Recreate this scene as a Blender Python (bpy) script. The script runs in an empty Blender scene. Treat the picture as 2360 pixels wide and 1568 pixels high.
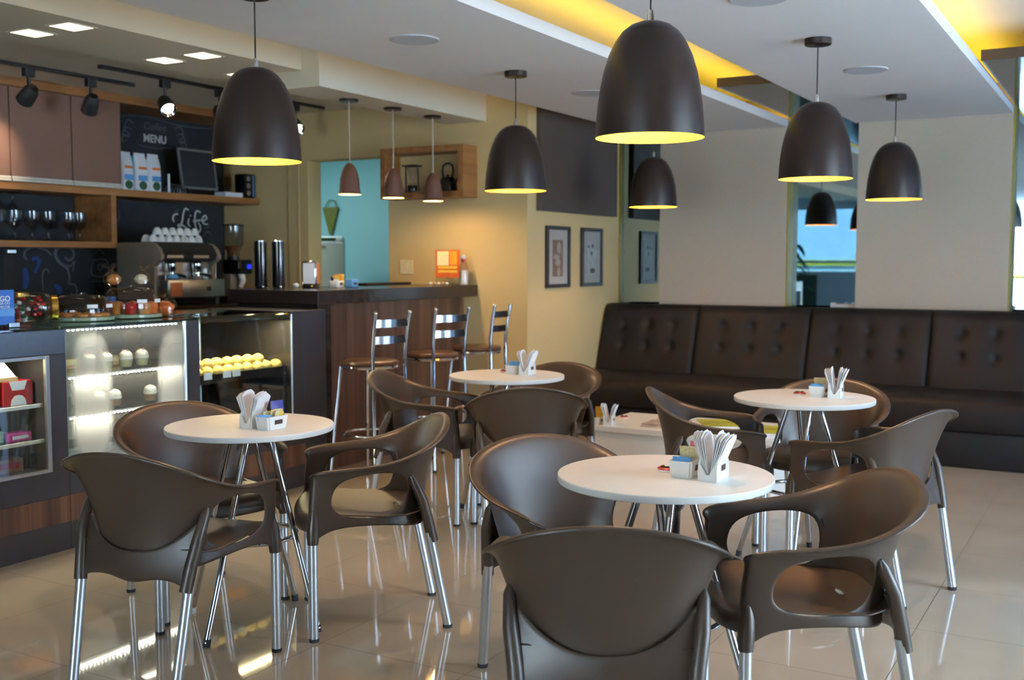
import bpy, bmesh, math, random
from mathutils import Vector, Matrix
random.seed(7)
PI = math.pi
SC = bpy.context.scene
COL = SC.collection

# ------------------------------------------------------------------ camera, world, exposure, daylight portals
cam_d = bpy.data.cameras.new('camera')
cam_d.sensor_width = 36.0
cam_d.lens = 2500.0 / 2360.0 * 36.0
cam_d.clip_start = 0.05
cam_d.dof.use_dof = True
cam_d.dof.focus_distance = 3.5
cam_d.dof.aperture_fstop = 3.6
cam = bpy.data.objects.new('camera', cam_d)
COL.objects.link(cam)
cam.location = (0, 0, 1.33)
cam.rotation_euler = (PI / 2 - math.atan(184 / 2500), 0, math.radians(29.86))
SC.camera = cam

vs = SC.view_settings
vs.view_transform = 'Standard'
vs.look = 'None'
vs.gamma = 1.0
vs.use_curve_mapping = False
vs.exposure = 0.6
SC.cycles.use_denoising = True
SC.cycles.max_bounces = 10
SC.cycles.diffuse_bounces = 5
SC.cycles.glossy_bounces = 5
SC.cycles.transmission_bounces = 8
SC.cycles.transparent_max_bounces = 16
SC.cycles.caustics_reflective = False
SC.cycles.caustics_refractive = False
SC.cycles.sample_clamp_indirect = 6.0

world = bpy.data.worlds.new('World')
SC.world = world
world.use_nodes = True
wn = world.node_tree.nodes
wl = world.node_tree.links
bg = wn['Background']
tc = wn.new('ShaderNodeTexCoord')
sep = wn.new('ShaderNodeSeparateXYZ')
ramp = wn.new('ShaderNodeValToRGB')
ramp.color_ramp.elements[0].position = 0.0
ramp.color_ramp.elements[0].color = (0.62, 0.78, 0.92, 1)
ramp.color_ramp.elements[1].position = 0.6
ramp.color_ramp.elements[1].color = (0.50, 0.72, 1.0, 1)
wl.new(tc.outputs['Generated'], sep.inputs[0])
wl.new(sep.outputs['Z'], ramp.inputs[0])
wl.new(ramp.outputs[0], bg.inputs['Color'])
bg.inputs['Strength'].default_value = 12.0


def area_light(name, loc, rot, sx, sy, energy, color=(1, 1, 1), portal=False, spread=None):
    d = bpy.data.lights.new(name, 'AREA')
    d.shape = 'RECTANGLE'
    d.size = sx
    d.size_y = sy
    d.energy = energy
    d.color = color
    if portal:
        d.cycles.is_portal = True
    if spread:
        d.spread = spread
    o = bpy.data.objects.new(name, d)
    COL.objects.link(o)
    o.location = loc
    o.rotation_euler = rot
    return o


# the glazed front behind the camera and the glazed right side let the sky in
area_light('front_window_portal', (-1.6, -4.05, 1.25), (PI / 2, 0, 0), 1.4, 2.3, 1.0, portal=True)
area_light('side_window_portal', (2.75, 3.6, 1.25), (0, PI / 2, 0), 2.3, 2.6, 1.0, portal=True)


# sun falling on the street from behind the shop; it does not reach in through the glass
sun_d = bpy.data.lights.new('sun', 'SUN')
sun_d.energy = 300
sun_d.angle = math.radians(1.0)
sun_d.color = (0.93, 0.97, 1.0)
sun = bpy.data.objects.new('sun', sun_d)
COL.objects.link(sun)
sun.rotation_euler = Vector((0.62, -0.42, -1.0)).to_track_quat('-Z', 'Y').to_euler()

# ------------------------------------------------------------------ helpers
def s2l(c):
    c = c / 255.0
    return c / 12.92 if c <= 0.04045 else ((c + 0.055) / 1.055) ** 2.4


def rgb(r, g, b):
    return (s2l(r), s2l(g), s2l(b), 1.0)


def mat(name, col, rough=0.5, metal=0.0, noise=0.06, scale=30.0, emit=None, strength=0.0, bump=0.0, spec=None, coat=0.0, aniso=None, alpha=1.0):
    """principled material whose colour is broken up by a fine noise"""
    m = bpy.data.materials.new(name)
    m.use_nodes = True
    nt = m.node_tree
    N, L = nt.nodes, nt.links
    b = N['Principled BSDF']
    b.inputs['Roughness'].default_value = rough
    b.inputs['Metallic'].default_value = metal
    if spec is not None:
        b.inputs['Specular IOR Level'].default_value = spec
    if coat:
        b.inputs['Coat Weight'].default_value = coat
        b.inputs['Coat Roughness'].default_value = 0.08
    if alpha < 1:
        b.inputs['Alpha'].default_value = alpha
    t = N.new('ShaderNodeTexCoord')
    mp = N.new('ShaderNodeMapping')
    if aniso:
        mp.inputs['Scale'].default_value = aniso
    n = N.new('ShaderNodeTexNoise')
    n.inputs['Scale'].default_value = scale
    n.inputs['Detail'].default_value = 4
    L.new(t.outputs['Object'], mp.inputs['Vector'])
    L.new(mp.outputs[0], n.inputs['Vector'])
    r = N.new('ShaderNodeValToRGB')
    r.color_ramp.elements[0].position = 0.3
    r.color_ramp.elements[1].position = 0.7
    r.color_ramp.elements[0].color = tuple(max(0, c * (1 - noise)) for c in col[:3]) + (1,)
    r.color_ramp.elements[1].color = tuple(min(1, c * (1 + noise)) for c in col[:3]) + (1,)
    L.new(n.outputs['Fac'], r.inputs[0])
    L.new(r.outputs[0], b.inputs['Base Color'])
    if bump:
        bp = N.new('ShaderNodeBump')
        bp.inputs['Strength'].default_value = bump
        bp.inputs['Distance'].default_value = 0.002
        L.new(n.outputs['Fac'], bp.inputs['Height'])
        L.new(bp.outputs[0], b.inputs['Normal'])
    if emit:
        b.inputs['Emission Color'].default_value = emit
        b.inputs['Emission Strength'].default_value = strength
    return m


def mat_wood(name, c0, c1, c2, rough=0.35, scale=1.0, aniso=(14, 14, 0.5)):
    m = bpy.data.materials.new(name)
    m.use_nodes = True
    nt = m.node_tree
    N, L = nt.nodes, nt.links
    b = N['Principled BSDF']
    b.inputs['Roughness'].default_value = rough
    t = N.new('ShaderNodeTexCoord')
    mp = N.new('ShaderNodeMapping')
    mp.inputs['Scale'].default_value = aniso
    n = N.new('ShaderNodeTexNoise')
    n.inputs['Scale'].default_value = scale
    n.inputs['Detail'].default_value = 5
    n.inputs['Roughness'].default_value = 0.6
    r = N.new('ShaderNodeValToRGB')
    e = r.color_ramp.elements
    e[0].position, e[0].color = 0.3, c0
    e[1].position, e[1].color = 0.72, c2
    x = e.new(0.5)
    x.color = c1
    L.new(t.outputs['Object'], mp.inputs['Vector'])
    L.new(mp.outputs[0], n.inputs['Vector'])
    L.new(n.outputs['Fac'], r.inputs[0])
    L.new(r.outputs[0], b.inputs['Base Color'])
    return m


def mat_glass(name, tint=(0.9, 0.97, 0.95), opacity=0.10, rough=0.02):
    """thin sheet glass: mostly clear, mirror-like at grazing angles"""
    m = bpy.data.materials.new(name)
    m.use_nodes = True
    nt = m.node_tree
    N, L = nt.nodes, nt.links
    N.remove(N['Principled BSDF'])
    out = N['Material Output']
    tr = N.new('ShaderNodeBsdfTransparent')
    tr.inputs[0].default_value = (*tint, 1)
    gl = N.new('ShaderNodeBsdfGlossy')
    gl.inputs['Roughness'].default_value = rough
    lw = N.new('ShaderNodeLayerWeight')
    lw.inputs[0].default_value = 0.5
    fr = N.new('ShaderNodeMath')
    fr.operation = 'POWER'
    fr.inputs[1].default_value = 4.0
    L.new(lw.outputs['Facing'], fr.inputs[0])
    ad = N.new('ShaderNodeMath')
    ad.operation = 'MULTIPLY_ADD'
    ad.inputs[1].default_value = 0.75
    ad.inputs[2].default_value = opacity + 0.02
    mx = N.new('ShaderNodeMixShader')
    L.new(fr.outputs[0], ad.inputs[0])
    L.new(ad.outputs[0], mx.inputs[0])
    L.new(tr.outputs[0], mx.inputs[1])
    L.new(gl.outputs[0], mx.inputs[2])
    L.new(mx.outputs[0], out.inputs[0])
    return m


class MB:
    """collects shapes into one bmesh and links them as ONE mesh object"""

    def __init__(self):
        self.bm = bmesh.new()

    def box(self, x0, x1, y0, y1, z0, z1, bev=0.0, seg=2):
        if x0 > x1: x0, x1 = x1, x0
        if y0 > y1: y0, y1 = y1, y0
        if z0 > z1: z0, z1 = z1, z0
        v = [self.bm.verts.new(p) for p in ((x0, y0, z0), (x1, y0, z0), (x1, y1, z0), (x0, y1, z0), (x0, y0, z1), (x1, y0, z1), (x1, y1, z1), (x0, y1, z1))]
        fs = [self.bm.faces.new([v[i] for i in q]) for q in ((3, 2, 1, 0), (4, 5, 6, 7), (0, 1, 5, 4), (1, 2, 6, 5), (2, 3, 7, 6), (3, 0, 4, 7))]
        if bev:
            es = list({e for f in fs for e in f.edges})
            bmesh.ops.bevel(self.bm, geom=es, offset=bev, segments=seg, profile=0.5, affect='EDGES')
        return self

    def obox(self, m, sx, sy, sz, bev=0.0):
        """box of size sx,sy,sz centred on matrix m"""
        b = MB()
        b.box(-sx / 2, sx / 2, -sy / 2, sy / 2, -sz / 2, sz / 2, bev)
        bmesh.ops.transform(b.bm, matrix=m, verts=b.bm.verts)
        self.merge(b)
        return self

    def merge(self, other):
        tmp = bpy.data.meshes.new('tmp')
        other.bm.to_mesh(tmp)
        self.bm.from_mesh(tmp)
        bpy.data.meshes.remove(tmp)
        other.bm.free()
        return self

    def tube(self, pts, r, n=12, closed=False, caps=True):
        pts = [Vector(p) for p in pts]
        rs = r if isinstance(r, (list, tuple)) else [r] * len(pts)
        rings = []
        up = None
        m = len(pts)
        for i, p in enumerate(pts):
            if closed:
                t = (pts[(i + 1) % m] - pts[i - 1]).normalized()
            else:
                a = pts[max(i - 1, 0)]
                b = pts[min(i + 1, m - 1)]
                t = (b - a).normalized()
            if up is None:
                up = Vector((0, 0, 1)) if abs(t.z) < 0.9 else Vector((0, 1, 0))
            x = t.cross(up).normalized()
            y = x.cross(t).normalized()
            up = y
            rings.append([self.bm.verts.new(p + (x * math.cos(2 * PI * k / n) + y * math.sin(2 * PI * k / n)) * rs[i]) for k in range(n)])
        rng = range(m if closed else m - 1)
        for i in rng:
            A, B = rings[i], rings[(i + 1) % m]
            for k in range(n):
                self.bm.faces.new((A[k], B[k], B[(k + 1) % n], A[(k + 1) % n]))
        if caps and not closed:
            self.bm.faces.new(rings[0])
            self.bm.faces.new(list(reversed(rings[-1])))
        return self

    def lathe(self, prof, c=(0, 0, 0), n=32, close=False):
        """profile of (r, z), spun about the vertical through c"""
        c = Vector(c)
        rings = []
        for r, z in prof:
            if r < 1e-6:
                rings.append([self.bm.verts.new(c + Vector((0, 0, z)))])
            else:
                rings.append([self.bm.verts.new(c + Vector((r * math.cos(2 * PI * k / n), r * math.sin(2 * PI * k / n), z))) for k in range(n)])
        for A, B in zip(rings, rings[1:]):
            for k in range(n):
                a0, a1 = A[k % len(A)], A[(k + 1) % len(A)]
                b0, b1 = B[k % len(B)], B[(k + 1) % len(B)]
                vs_ = []
                for v in (a0, a1, b1, b0):
                    if v not in vs_:
                        vs_.append(v)
                if len(vs_) > 2:
                    self.bm.faces.new(vs_)
        return self

    def prism(self, poly, z0, z1, axis='z', bev=0.0):
        """extrude a 2-D polygon along an axis"""
        def P(u, v, w):
            return {'z': (u, v, w), 'y': (u, w, v), 'x': (w, u, v)}[axis]
        a = [self.bm.verts.new(P(u, v, z0)) for u, v in poly]
        b = [self.bm.verts.new(P(u, v, z1)) for u, v in poly]
        n = len(poly)
        fs = [self.bm.faces.new(a), self.bm.faces.new(list(reversed(b)))]
        for i in range(n):
            fs.append(self.bm.faces.new((a[i], b[i], b[(i + 1) % n], a[(i + 1) % n])))
        if bev:
            bmesh.ops.bevel(self.bm, geom=list({e for f in fs for e in f.edges}), offset=bev, segments=2, profile=0.5, affect='EDGES')
        return self

    def grid(self, f, nu, nv, skip=()):
        V = [[self.bm.verts.new(f(i, j)) for j in range(nv)] for i in range(nu)]
        for i in range(nu - 1):
            for j in range(nv - 1):
                if (i, j) in skip:
                    continue
                self.bm.faces.new((V[i][j], V[i + 1][j], V[i + 1][j + 1], V[i][j + 1]))
        return self

    def blob(self, c, rx, ry, rz, n=2, jit=0.0, zmin=None):
        g = bmesh.ops.create_icosphere(self.bm, subdivisions=n, radius=1.0)
        for v in g['verts']:
            k = 1 + random.uniform(-jit, jit)
            z = v.co.z * rz * k
            if zmin is not None:
                z = max(z, zmin)
            v.co = Vector((c[0] + v.co.x * rx * k, c[1] + v.co.y * ry * k, c[2] + z))
        return self

    def xform(self, m):
        bmesh.ops.transform(self.bm, matrix=m, verts=self.bm.verts)
        return self

    def build(self, name, m, parent=None, smooth=False, sub=0, solid=0.0, loc=None, rotz=None, sharp=None):
        bmesh.ops.recalc_face_normals(self.bm, faces=self.bm.faces)
        me = bpy.data.meshes.new(name)
        self.bm.to_mesh(me)
        self.bm.free()
        o = bpy.data.objects.new(name, me)
        COL.objects.link(o)
        if sub or solid:
            if solid:
                md = o.modifiers.new('s', 'SOLIDIFY')
                md.thickness = solid
                md.offset = 0
            if sub:
                md = o.modifiers.new('u', 'SUBSURF')
                md.levels = sub
                md.render_levels = sub
            dg = bpy.context.evaluated_depsgraph_get()
            me2 = bpy.data.meshes.new_from_object(o.evaluated_get(dg))
            me2.name = name
            o.modifiers.clear()
            o.data = me2
            bpy.data.meshes.remove(me)
            me = me2
        me.materials.clear()
        for mm in (m if isinstance(m, (list, tuple)) else [m]):
            me.materials.append(mm)
        if smooth:
            me.polygons.foreach_set('use_smooth', [True] * len(me.polygons))
            if hasattr(me, 'set_sharp_from_angle'):
                me.set_sharp_from_angle(angle=math.radians(sharp or 40))
        if parent:
            o.parent = parent
        if loc is not None:
            o.location = loc
        if rotz is not None:
            o.rotation_euler = (0, 0, rotz)
        return o


def thing(name, label, cat, loc=(0, 0, 0), rotz=0.0, group=None):
    o = bpy.data.objects.new(name, None)
    o.empty_display_size = 0.05
    COL.objects.link(o)
    o.location = loc
    o.rotation_euler = (0, 0, rotz)
    return tag(o, label, cat, group)


def tag(o, label, cat, group=None):
    o['label'] = label
    o['category'] = cat
    if group:
        o['group'] = group
    return o


def struct(o):
    o['kind'] = 'structure'
    return o


def kids(o):
    return [c for c in bpy.data.objects if c.parent == o]


def dup(root, loc=None, rotz=None, label=None, parent=None):
    c = root.copy()
    COL.objects.link(c)
    if parent:
        c.parent = parent
    if loc is not None:
        c.location = loc
    if rotz is not None:
        c.rotation_euler = (0, 0, rotz)
    if label:
        c['label'] = label
    for k in kids(root):
        dup(k, parent=c)
    return c


def text(body, size, m, parent, loc, rot, name='lettering', ext=0.0006, align='CENTER', shear=0.0, space=1.0, bold=0.0):
    d = bpy.data.curves.new(name, 'FONT')
    d.body = body
    d.size = size
    d.extrude = ext
    d.align_x = align
    d.align_y = 'CENTER'
    d.shear = shear
    d.space_character = space
    d.offset = bold
    d.materials.append(m)
    tmp = bpy.data.objects.new('tmp', d)
    COL.objects.link(tmp)
    me = bpy.data.meshes.new_from_object(tmp.evaluated_get(bpy.context.evaluated_depsgraph_get()))
    bpy.data.objects.remove(tmp)
    bpy.data.curves.remove(d)
    me.name = name
    if not me.materials:
        me.materials.append(m)
    o = bpy.data.objects.new(name, me)
    COL.objects.link(o)
    o.location = loc
    o.rotation_euler = rot
    if parent:
        o.parent = parent
    return o


# text lying in a plane facing +X (reads along +Y), and facing -Y (reads along +X)
FACE_PX = (PI / 2, 0, PI / 2)
FACE_NY = (PI / 2, 0, 0)

# ------------------------------------------------------------------ materials
M = {}
M['ceil'] = mat('white ceiling paint', rgb(236, 236, 234), 0.8, noise=0.015, scale=3)
M['soffit'] = mat('warm white soffit paint', rgb(226, 216, 192), 0.8, noise=0.015, scale=3)
M['wall'] = mat('sand wall paint', rgb(220, 190, 134), 0.8, noise=0.02, scale=4, bump=0.05)
M['wallp'] = mat('stone white wall paint', rgb(192, 177, 157), 0.85, noise=0.02, scale=40, bump=0.08)
M['teal'] = mat('teal wall paint', rgb(150, 196, 200), 0.7, noise=0.02, scale=4)
M['slate'] = mat('pale blue wall paint', rgb(170, 196, 214), 0.7, noise=0.03, scale=4)
M['glow_gold'] = mat('gold painted strip glow', rgb(140, 122, 24), 0.35, noise=0.05)  # glow of the yellow light strips put into the paint colour
M['darkpanel'] = mat('charcoal brown fabric panel', rgb(74, 62, 54), 0.8, noise=0.1, scale=300)
M['mirror'] = mat('tinted mirror', rgb(176, 196, 204), 0.015, metal=1.0, noise=0.01, scale=1)
M['darkgloss'] = mat('dark glossy laminate', rgb(38, 30, 26), 0.10, noise=0.08)
M['chair'] = mat('taupe brown plastic', rgb(65, 51, 40), 0.38, spec=0.7, noise=0.03, scale=200, bump=0.03)
M['alu'] = mat('satin aluminium', rgb(206, 210, 214), 0.32, metal=0.85, noise=0.02)
M['chrome'] = mat('chrome', rgb(222, 224, 228), 0.07, metal=1.0, noise=0.01)
M['steel'] = mat('brushed steel', rgb(180, 178, 172), 0.3, metal=0.9, noise=0.05, scale=60, aniso=(1, 1, 20))
M['rubber'] = mat('dark rubber', rgb(44, 46, 52), 0.6)
M['white'] = mat('white laminate', rgb(240, 236, 228), 0.35, noise=0.01)
M['ceramic'] = mat('white ceramic', rgb(240, 240, 236), 0.18, noise=0.01)
M['paper'] = mat('white paper', rgb(242, 242, 244), 0.8, noise=0.02, scale=80)
M['shade'] = mat('dark brown lamp enamel', rgb(36, 24, 20), 0.34, noise=0.12, scale=60, spec=0.4)
M['shade2'] = mat('red brown lamp enamel', rgb(104, 66, 48), 0.5, noise=0.12, scale=60)
M['gold_in'] = mat('golden lamp lining', rgb(250, 190, 60), 0.5, noise=0.03)
M['bulb'] = mat('glowing bulb', rgb(255, 230, 180), 0.5, emit=(1, 0.78, 0.42, 1), strength=14)
M['cord'] = mat('black cord', rgb(30, 28, 27), 0.6)
M['clearcord'] = mat('clear plastic cord', rgb(214, 196, 170), 0.2, noise=0.1)
M['blackm'] = mat('black metal', rgb(34, 32, 31), 0.45)
M['led_y'] = mat('yellow light strip', rgb(255, 210, 40), 0.5, emit=(1.0, 0.62, 0.03, 1), strength=7)
M['led_w'] = mat('white light diode', rgb(255, 250, 235), 0.5, emit=(1.0, 0.93, 0.75, 1), strength=60)
M['lamp_w'] = mat('lit square diffuser', rgb(255, 250, 235), 0.5, emit=(1.0, 0.88, 0.62, 1), strength=3.5)
M['spot_on'] = mat('lit spot lens', rgb(255, 245, 225), 0.5, emit=(1.0, 0.85, 0.62, 1), strength=12)
M['sofa'] = mat('dark brown leatherette', rgb(17, 12, 12), 0.6, spec=0.35, noise=0.08, scale=120, bump=0.06)
M['barwood'] = mat_wood('striped walnut laminate', rgb(66, 44, 34), rgb(96, 66, 50), rgb(134, 98, 76), 0.4, 1.6, (9, 9, 0.15))
M['bartop'] = mat('espresso laminate', rgb(50, 38, 33), 0.22, noise=0.08)
M['case'] = mat('graphite laminate', rgb(56, 54, 58), 0.35, noise=0.05)
M['casemetal'] = mat('dark brushed metal', rgb(96, 100, 104), 0.3, metal=0.8, noise=0.05)
M['oak'] = mat_wood('honey oak veneer', rgb(120, 78, 40), rgb(150, 100, 54), rgb(172, 120, 68), 0.45, 1.2, (10, 0.6, 10))
M['cab'] = mat('mocha cabinet laminate', rgb(126, 92, 76), 0.45, noise=0.03, scale=8)
M['stoolseat'] = mat('brown vinyl', rgb(92, 60, 44), 0.3, noise=0.06)
M['lining2'] = mat('pale gold lamp lining', rgb(255, 226, 150), 0.5, noise=0.03)
M['slat'] = mat('polished steel slat', rgb(205, 205, 205), 0.16, metal=1.0, noise=0.01)
M['switch'] = mat('cream plastic', rgb(240, 220, 178), 0.4)
M['mount'] = mat('print mount card', rgb(206, 194, 180), 0.8, noise=0.02)
M['rail'] = mat('white rail', rgb(216, 206, 190), 0.4)
M['chalkboard'] = mat('chalkboard paint', rgb(27, 30, 34), 0.75, noise=0.18, scale=14)
M['chalk'] = mat('white chalk', rgb(205, 205, 200), 0.9, noise=0.2, scale=120)
M['chalkdim'] = mat('faint chalk', rgb(86, 90, 94), 0.9, noise=0.25, scale=120)
M['chalkblue'] = mat('blue chalk', rgb(40, 62, 120), 0.9, noise=0.25, scale=60)
M['glass'] = mat_glass('case glass', (0.95, 0.99, 0.97), 0.03)
M['glassgreen'] = mat_glass('green edged glass top', (0.72, 0.86, 0.76), 0.10)
M['acrylic'] = mat_glass('clear acrylic', (0.94, 0.98, 0.97), 0.06)
M['tintglass'] = mat_glass('blue tinted window film', (0.11, 0.15, 0.17), 0.0)
M['tintglass2'] = mat_glass('added dimming film', (0.36, 0.43, 0.52), 0.0)
M['plateglass'] = mat('pale green plate glass', rgb(186, 204, 176), 0.12, alpha=0.75)
M['winglass'] = mat_glass('window glass', (0.97, 0.99, 1.0), 0.0)
M['plastic_dome'] = mat_glass('clear plastic dome', (0.93, 0.88, 0.84), 0.05, 0.05)
M['wineglass'] = mat_glass('goblet glass', (0.86, 0.88, 0.9), 0.05, 0.03)
M['black_plastic'] = mat('black gloss plastic', rgb(20, 20, 22), 0.15)
M['machine'] = mat('champagne machine panel', rgb(150, 136, 120), 0.35, metal=0.2, noise=0.03)
M['brownlabel'] = mat('brown label plate', rgb(74, 52, 40), 0.5, noise=0.2, scale=400)
M['red'] = mat('red plastic', rgb(176, 26, 30), 0.3)
M['redbox'] = mat('red cardboard', rgb(178, 30, 34), 0.5)
M['blue'] = mat('light blue sachet paper', rgb(112, 178, 236), 0.5)
M['navy'] = mat('navy foil', rgb(34, 40, 140), 0.35)
M['beige'] = mat('beige sachet paper', rgb(224, 208, 160), 0.6, noise=0.3, scale=180)
M['yellow'] = mat('yellow sachet paper', rgb(230, 186, 60), 0.5)
M['orange'] = mat('orange card', rgb(232, 120, 40), 0.5)
M['purple'] = mat('purple foil', rgb(70, 40, 110), 0.4)
M['signblue'] = mat('printed blue card', rgb(52, 110, 196), 0.5, noise=0.08, scale=10)
M['skyblue'] = mat('printed sky blue card', rgb(96, 160, 220), 0.5)
M['puff'] = mat('baked cheese puff', rgb(236, 206, 120), 0.6, noise=0.12, scale=60, bump=0.3)
M['cookie'] = mat('golden biscuit', rgb(206, 140, 66), 0.7, noise=0.25, scale=60, bump=0.4)
M['cream'] = mat('whipped cream', rgb(244, 236, 214), 0.5, noise=0.03)
M['custard'] = mat('pale custard', rgb(226, 214, 150), 0.4)
M['caramel'] = mat('caramel layer', rgb(150, 92, 48), 0.4)
M['gold'] = mat('gold lid', rgb(220, 180, 90), 0.22, metal=1.0)
M['green'] = mat('green foil', rgb(30, 110, 64), 0.4)
M['leaf'] = mat('dark green leaf', rgb(44, 84, 52), 0.5, noise=0.2)
M['olive'] = mat('olive woven cone', rgb(120, 116, 50), 0.8, noise=0.25, scale=80)
M['pink'] = mat('pink box card', rgb(206, 74, 160), 0.5)
M['tan'] = mat('tan card', rgb(206, 170, 120), 0.6)
M['mag'] = mat('magazine cover print', rgb(190, 176, 166), 0.4, noise=0.35, scale=14)
M['mag2'] = mat('green yellow magazine cover', rgb(178, 176, 50), 0.4, noise=0.4, scale=9)
M['blue_disp'] = mat('blue lit display', rgb(30, 30, 160), 0.3, emit=(0.02, 0.03, 1.0, 1), strength=0.9)
M['fridge'] = mat('white enamel', rgb(222, 230, 232), 0.3, noise=0.01)
M['teal_bag'] = mat('teal packet foil', rgb(40, 150, 170), 0.4)
M['copper'] = mat('copper tone', rgb(200, 130, 90), 0.3, metal=0.6)
M['speaker'] = mat('grey speaker mesh', rgb(196, 200, 204), 0.8, noise=0.2, scale=900)
M['outside'] = mat('pale facade render', rgb(214, 226, 236), 0.9, noise=0.04, scale=2)
M['outyellow'] = mat('yellow painted band', rgb(232, 200, 40), 0.7)
M['pave'] = mat('grey paving', rgb(222, 226, 228), 0.8, noise=0.08, scale=6)


def mat_tiles():
    m = bpy.data.materials.new('polished porcelain tile')
    m.use_nodes = True
    nt = m.node_tree
    N, L = nt.nodes, nt.links
    b = N['Principled BSDF']
    t = N.new('ShaderNodeTexCoord')
    sp = N.new('ShaderNodeSeparateXYZ')
    L.new(t.outputs['Object'], sp.inputs[0])

    def line(sock, off):
        a = N.new('ShaderNodeMath'); a.operation = 'SUBTRACT'; a.inputs[1].default_value = off
        L.new(sock, a.inputs[0])
        d = N.new('ShaderNodeMath'); d.operation = 'DIVIDE'; d.inputs[1].default_value = 0.59
        L.new(a.outputs[0], d.inputs[0])
        f = N.new('ShaderNodeMath'); f.operation = 'FRACT'
        L.new(d.outputs[0], f.inputs[0])
        g = N.new('ShaderNodeMath'); g.operation = 'LESS_THAN'; g.inputs[1].default_value = 0.0055
        L.new(f.outputs[0], g.inputs[0])
        return g.outputs[0]
    gx = line(sp.outputs['X'], -0.645 - 0.59 * 20)
    gy = line(sp.outputs['Y'], 5.232 - 0.59 * 20)
    mx = N.new('ShaderNodeMath'); mx.operation = 'MAXIMUM'
    L.new(gx, mx.inputs[0]); L.new(gy, mx.inputs[1])
    n = N.new('ShaderNodeTexNoise')
    n.inputs['Scale'].default_value = 2.2
    n.inputs['Detail'].default_value = 6
    L.new(t.outputs['Object'], n.inputs['Vector'])
    r = N.new('ShaderNodeValToRGB')
    r.color_ramp.elements[0].position = 0.3
    r.color_ramp.elements[1].position = 0.7
    r.color_ramp.elements[0].color = rgb(180, 164, 144)
    r.color_ramp.elements[1].color = rgb(190, 175, 156)
    L.new(n.outputs['Fac'], r.inputs[0])
    mc = N.new('ShaderNodeMixRGB')
    L.new(mx.outputs[0], mc.inputs[0])
    L.new(r.outputs[0], mc.inputs[1])
    mc.inputs[2].default_value = rgb(104, 94, 84)
    L.new(mc.outputs[0], b.inputs['Base Color'])
    rr = N.new('ShaderNodeMath'); rr.operation = 'MULTIPLY_ADD'
    rr.inputs[1].default_value = 0.5
    rr.inputs[2].default_value = 0.045
    L.new(mx.outputs[0], rr.inputs[0])
    L.new(rr.outputs[0], b.inputs['Roughness'])
    b.inputs['IOR'].default_value = 1.6
    return m


M['tiles'] = mat_tiles()

# ------------------------------------------------------------------ the room
XP, YW, YM, YP = -3.855, 6.94, 8.59, 8.45      # picture wall, bar end wall, mirror plane, front of the wall panels
ZC, ZU = 2.36, 2.58                            # dropped ceiling panels, upper ceiling


def sbox(name, m, *a, bev=0.0):
    return struct(MB().box(*a, bev=bev).build(name, m))


sbox('floor', M['tiles'], -8.5, 2.9, -4.2, 9.8, -0.08, 0.0)
sbox('ceiling', M['ceil'], -8.5, 2.9, -4.2, 9.8, ZU, ZU + 0.08)
sbox('ceiling_panel', M['ceil'], -3.54, -2.38, -3.9, YP, ZC, ZC + 0.058)
sbox('ceiling_panel', M['ceil'], -1.87, -0.785, -3.9, YP, ZC, ZC + 0.058)
sbox('ceiling_panel', M['ceil'], 0.25, 2.4, -3.9, YP, ZC, ZC + 0.058)
# bar side: higher soffit with the square lights, lower beam with the little pendants, recessed bar ceiling
sbox('ceiling_soffit', M['soffit'], -5.03, -4.34, -3.9, 5.05, 2.455, ZU)
sbox('ceiling_beam', M['soffit'], -4.545, -4.206, 5.05, YW, 2.353, ZU)
sbox('ceiling_bar', M['soffit'], -6.9, -5.03, -3.9, YW, 2.53, ZU - 0.002)
sbox('ceiling_bar', M['soffit'], -5.03, -4.545, 5.05, YW, 2.53, ZU - 0.002)

# walls
sbox('wall_bar_back', M['chalkboard'], -7.0, -6.85, -4.2, YW, 0, ZU)
w = MB()
w.box(-6.95, -6.12, YW, YW + 0.14, 0, ZU)
w.box(-6.12, -5.10, YW, YW + 0.14, 2.165, ZU)
w.box(-5.10, XP - 0.12, YW, YW + 0.14, 0, ZU)
struct(w.build('wall_bar_end', M['wall']))
sbox('wall_pictures', M['wall'], XP - 0.12, XP, YW, YM + 0.02, 0, ZU)
d1 = struct(thing('door_1', 'open doorway beside the bar', 'doorway', (-5.45, YW, 0)))
del d1['label']; del d1['category']
for nm, a in (('jamb', (-0.67, -0.45, -0.012, 0.15, 0, 2.14)), ('jamb_stop', (-0.565, -0.545, -0.02, -0.005, 0, 2.14)), ('head', (-0.67, 0.35, 0.0, 0.15, 2.14, 2.17))):
    MB().box(*a, bev=0.004).build(nm, M['wall'], d1)
# wall behind the sofa: mirrors set back between plain panels
sbox('wall_back', M['darkpanel'], XP - 0.12, 2.9, YM + 0.02, YM + 0.1, 0, ZU)
mir = MB()
mir.box(XP, -3.33, YM, YM + 0.018, 0.86, ZU)
struct(mir.build('wall_mirror', M['mirror']))
struct(MB().box(-2.46, -1.80, YM, YM + 0.018, 0.86, ZU).build('wall_mirror', M['mirror']))
struct(MB().box(-0.85, 0.3, YM, YM + 0.018, 0.86, ZU).build('wall_mirror', M['mirror']))
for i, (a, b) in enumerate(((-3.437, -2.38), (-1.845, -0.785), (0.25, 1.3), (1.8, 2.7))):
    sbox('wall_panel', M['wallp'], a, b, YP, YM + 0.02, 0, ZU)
    sbox('trim_%d' % (i + 1), M['glow_gold'], b, b + 0.012, YP + 0.004, YM, 0.9, ZU)  # gold colour paints the strip light falling on the panel side
sbox('trim_5', M['glow_gold'], XP, XP + 0.012, 8.55, YM, 0.9, ZU)  # yellow light at the wall's end, painted in gold
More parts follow.
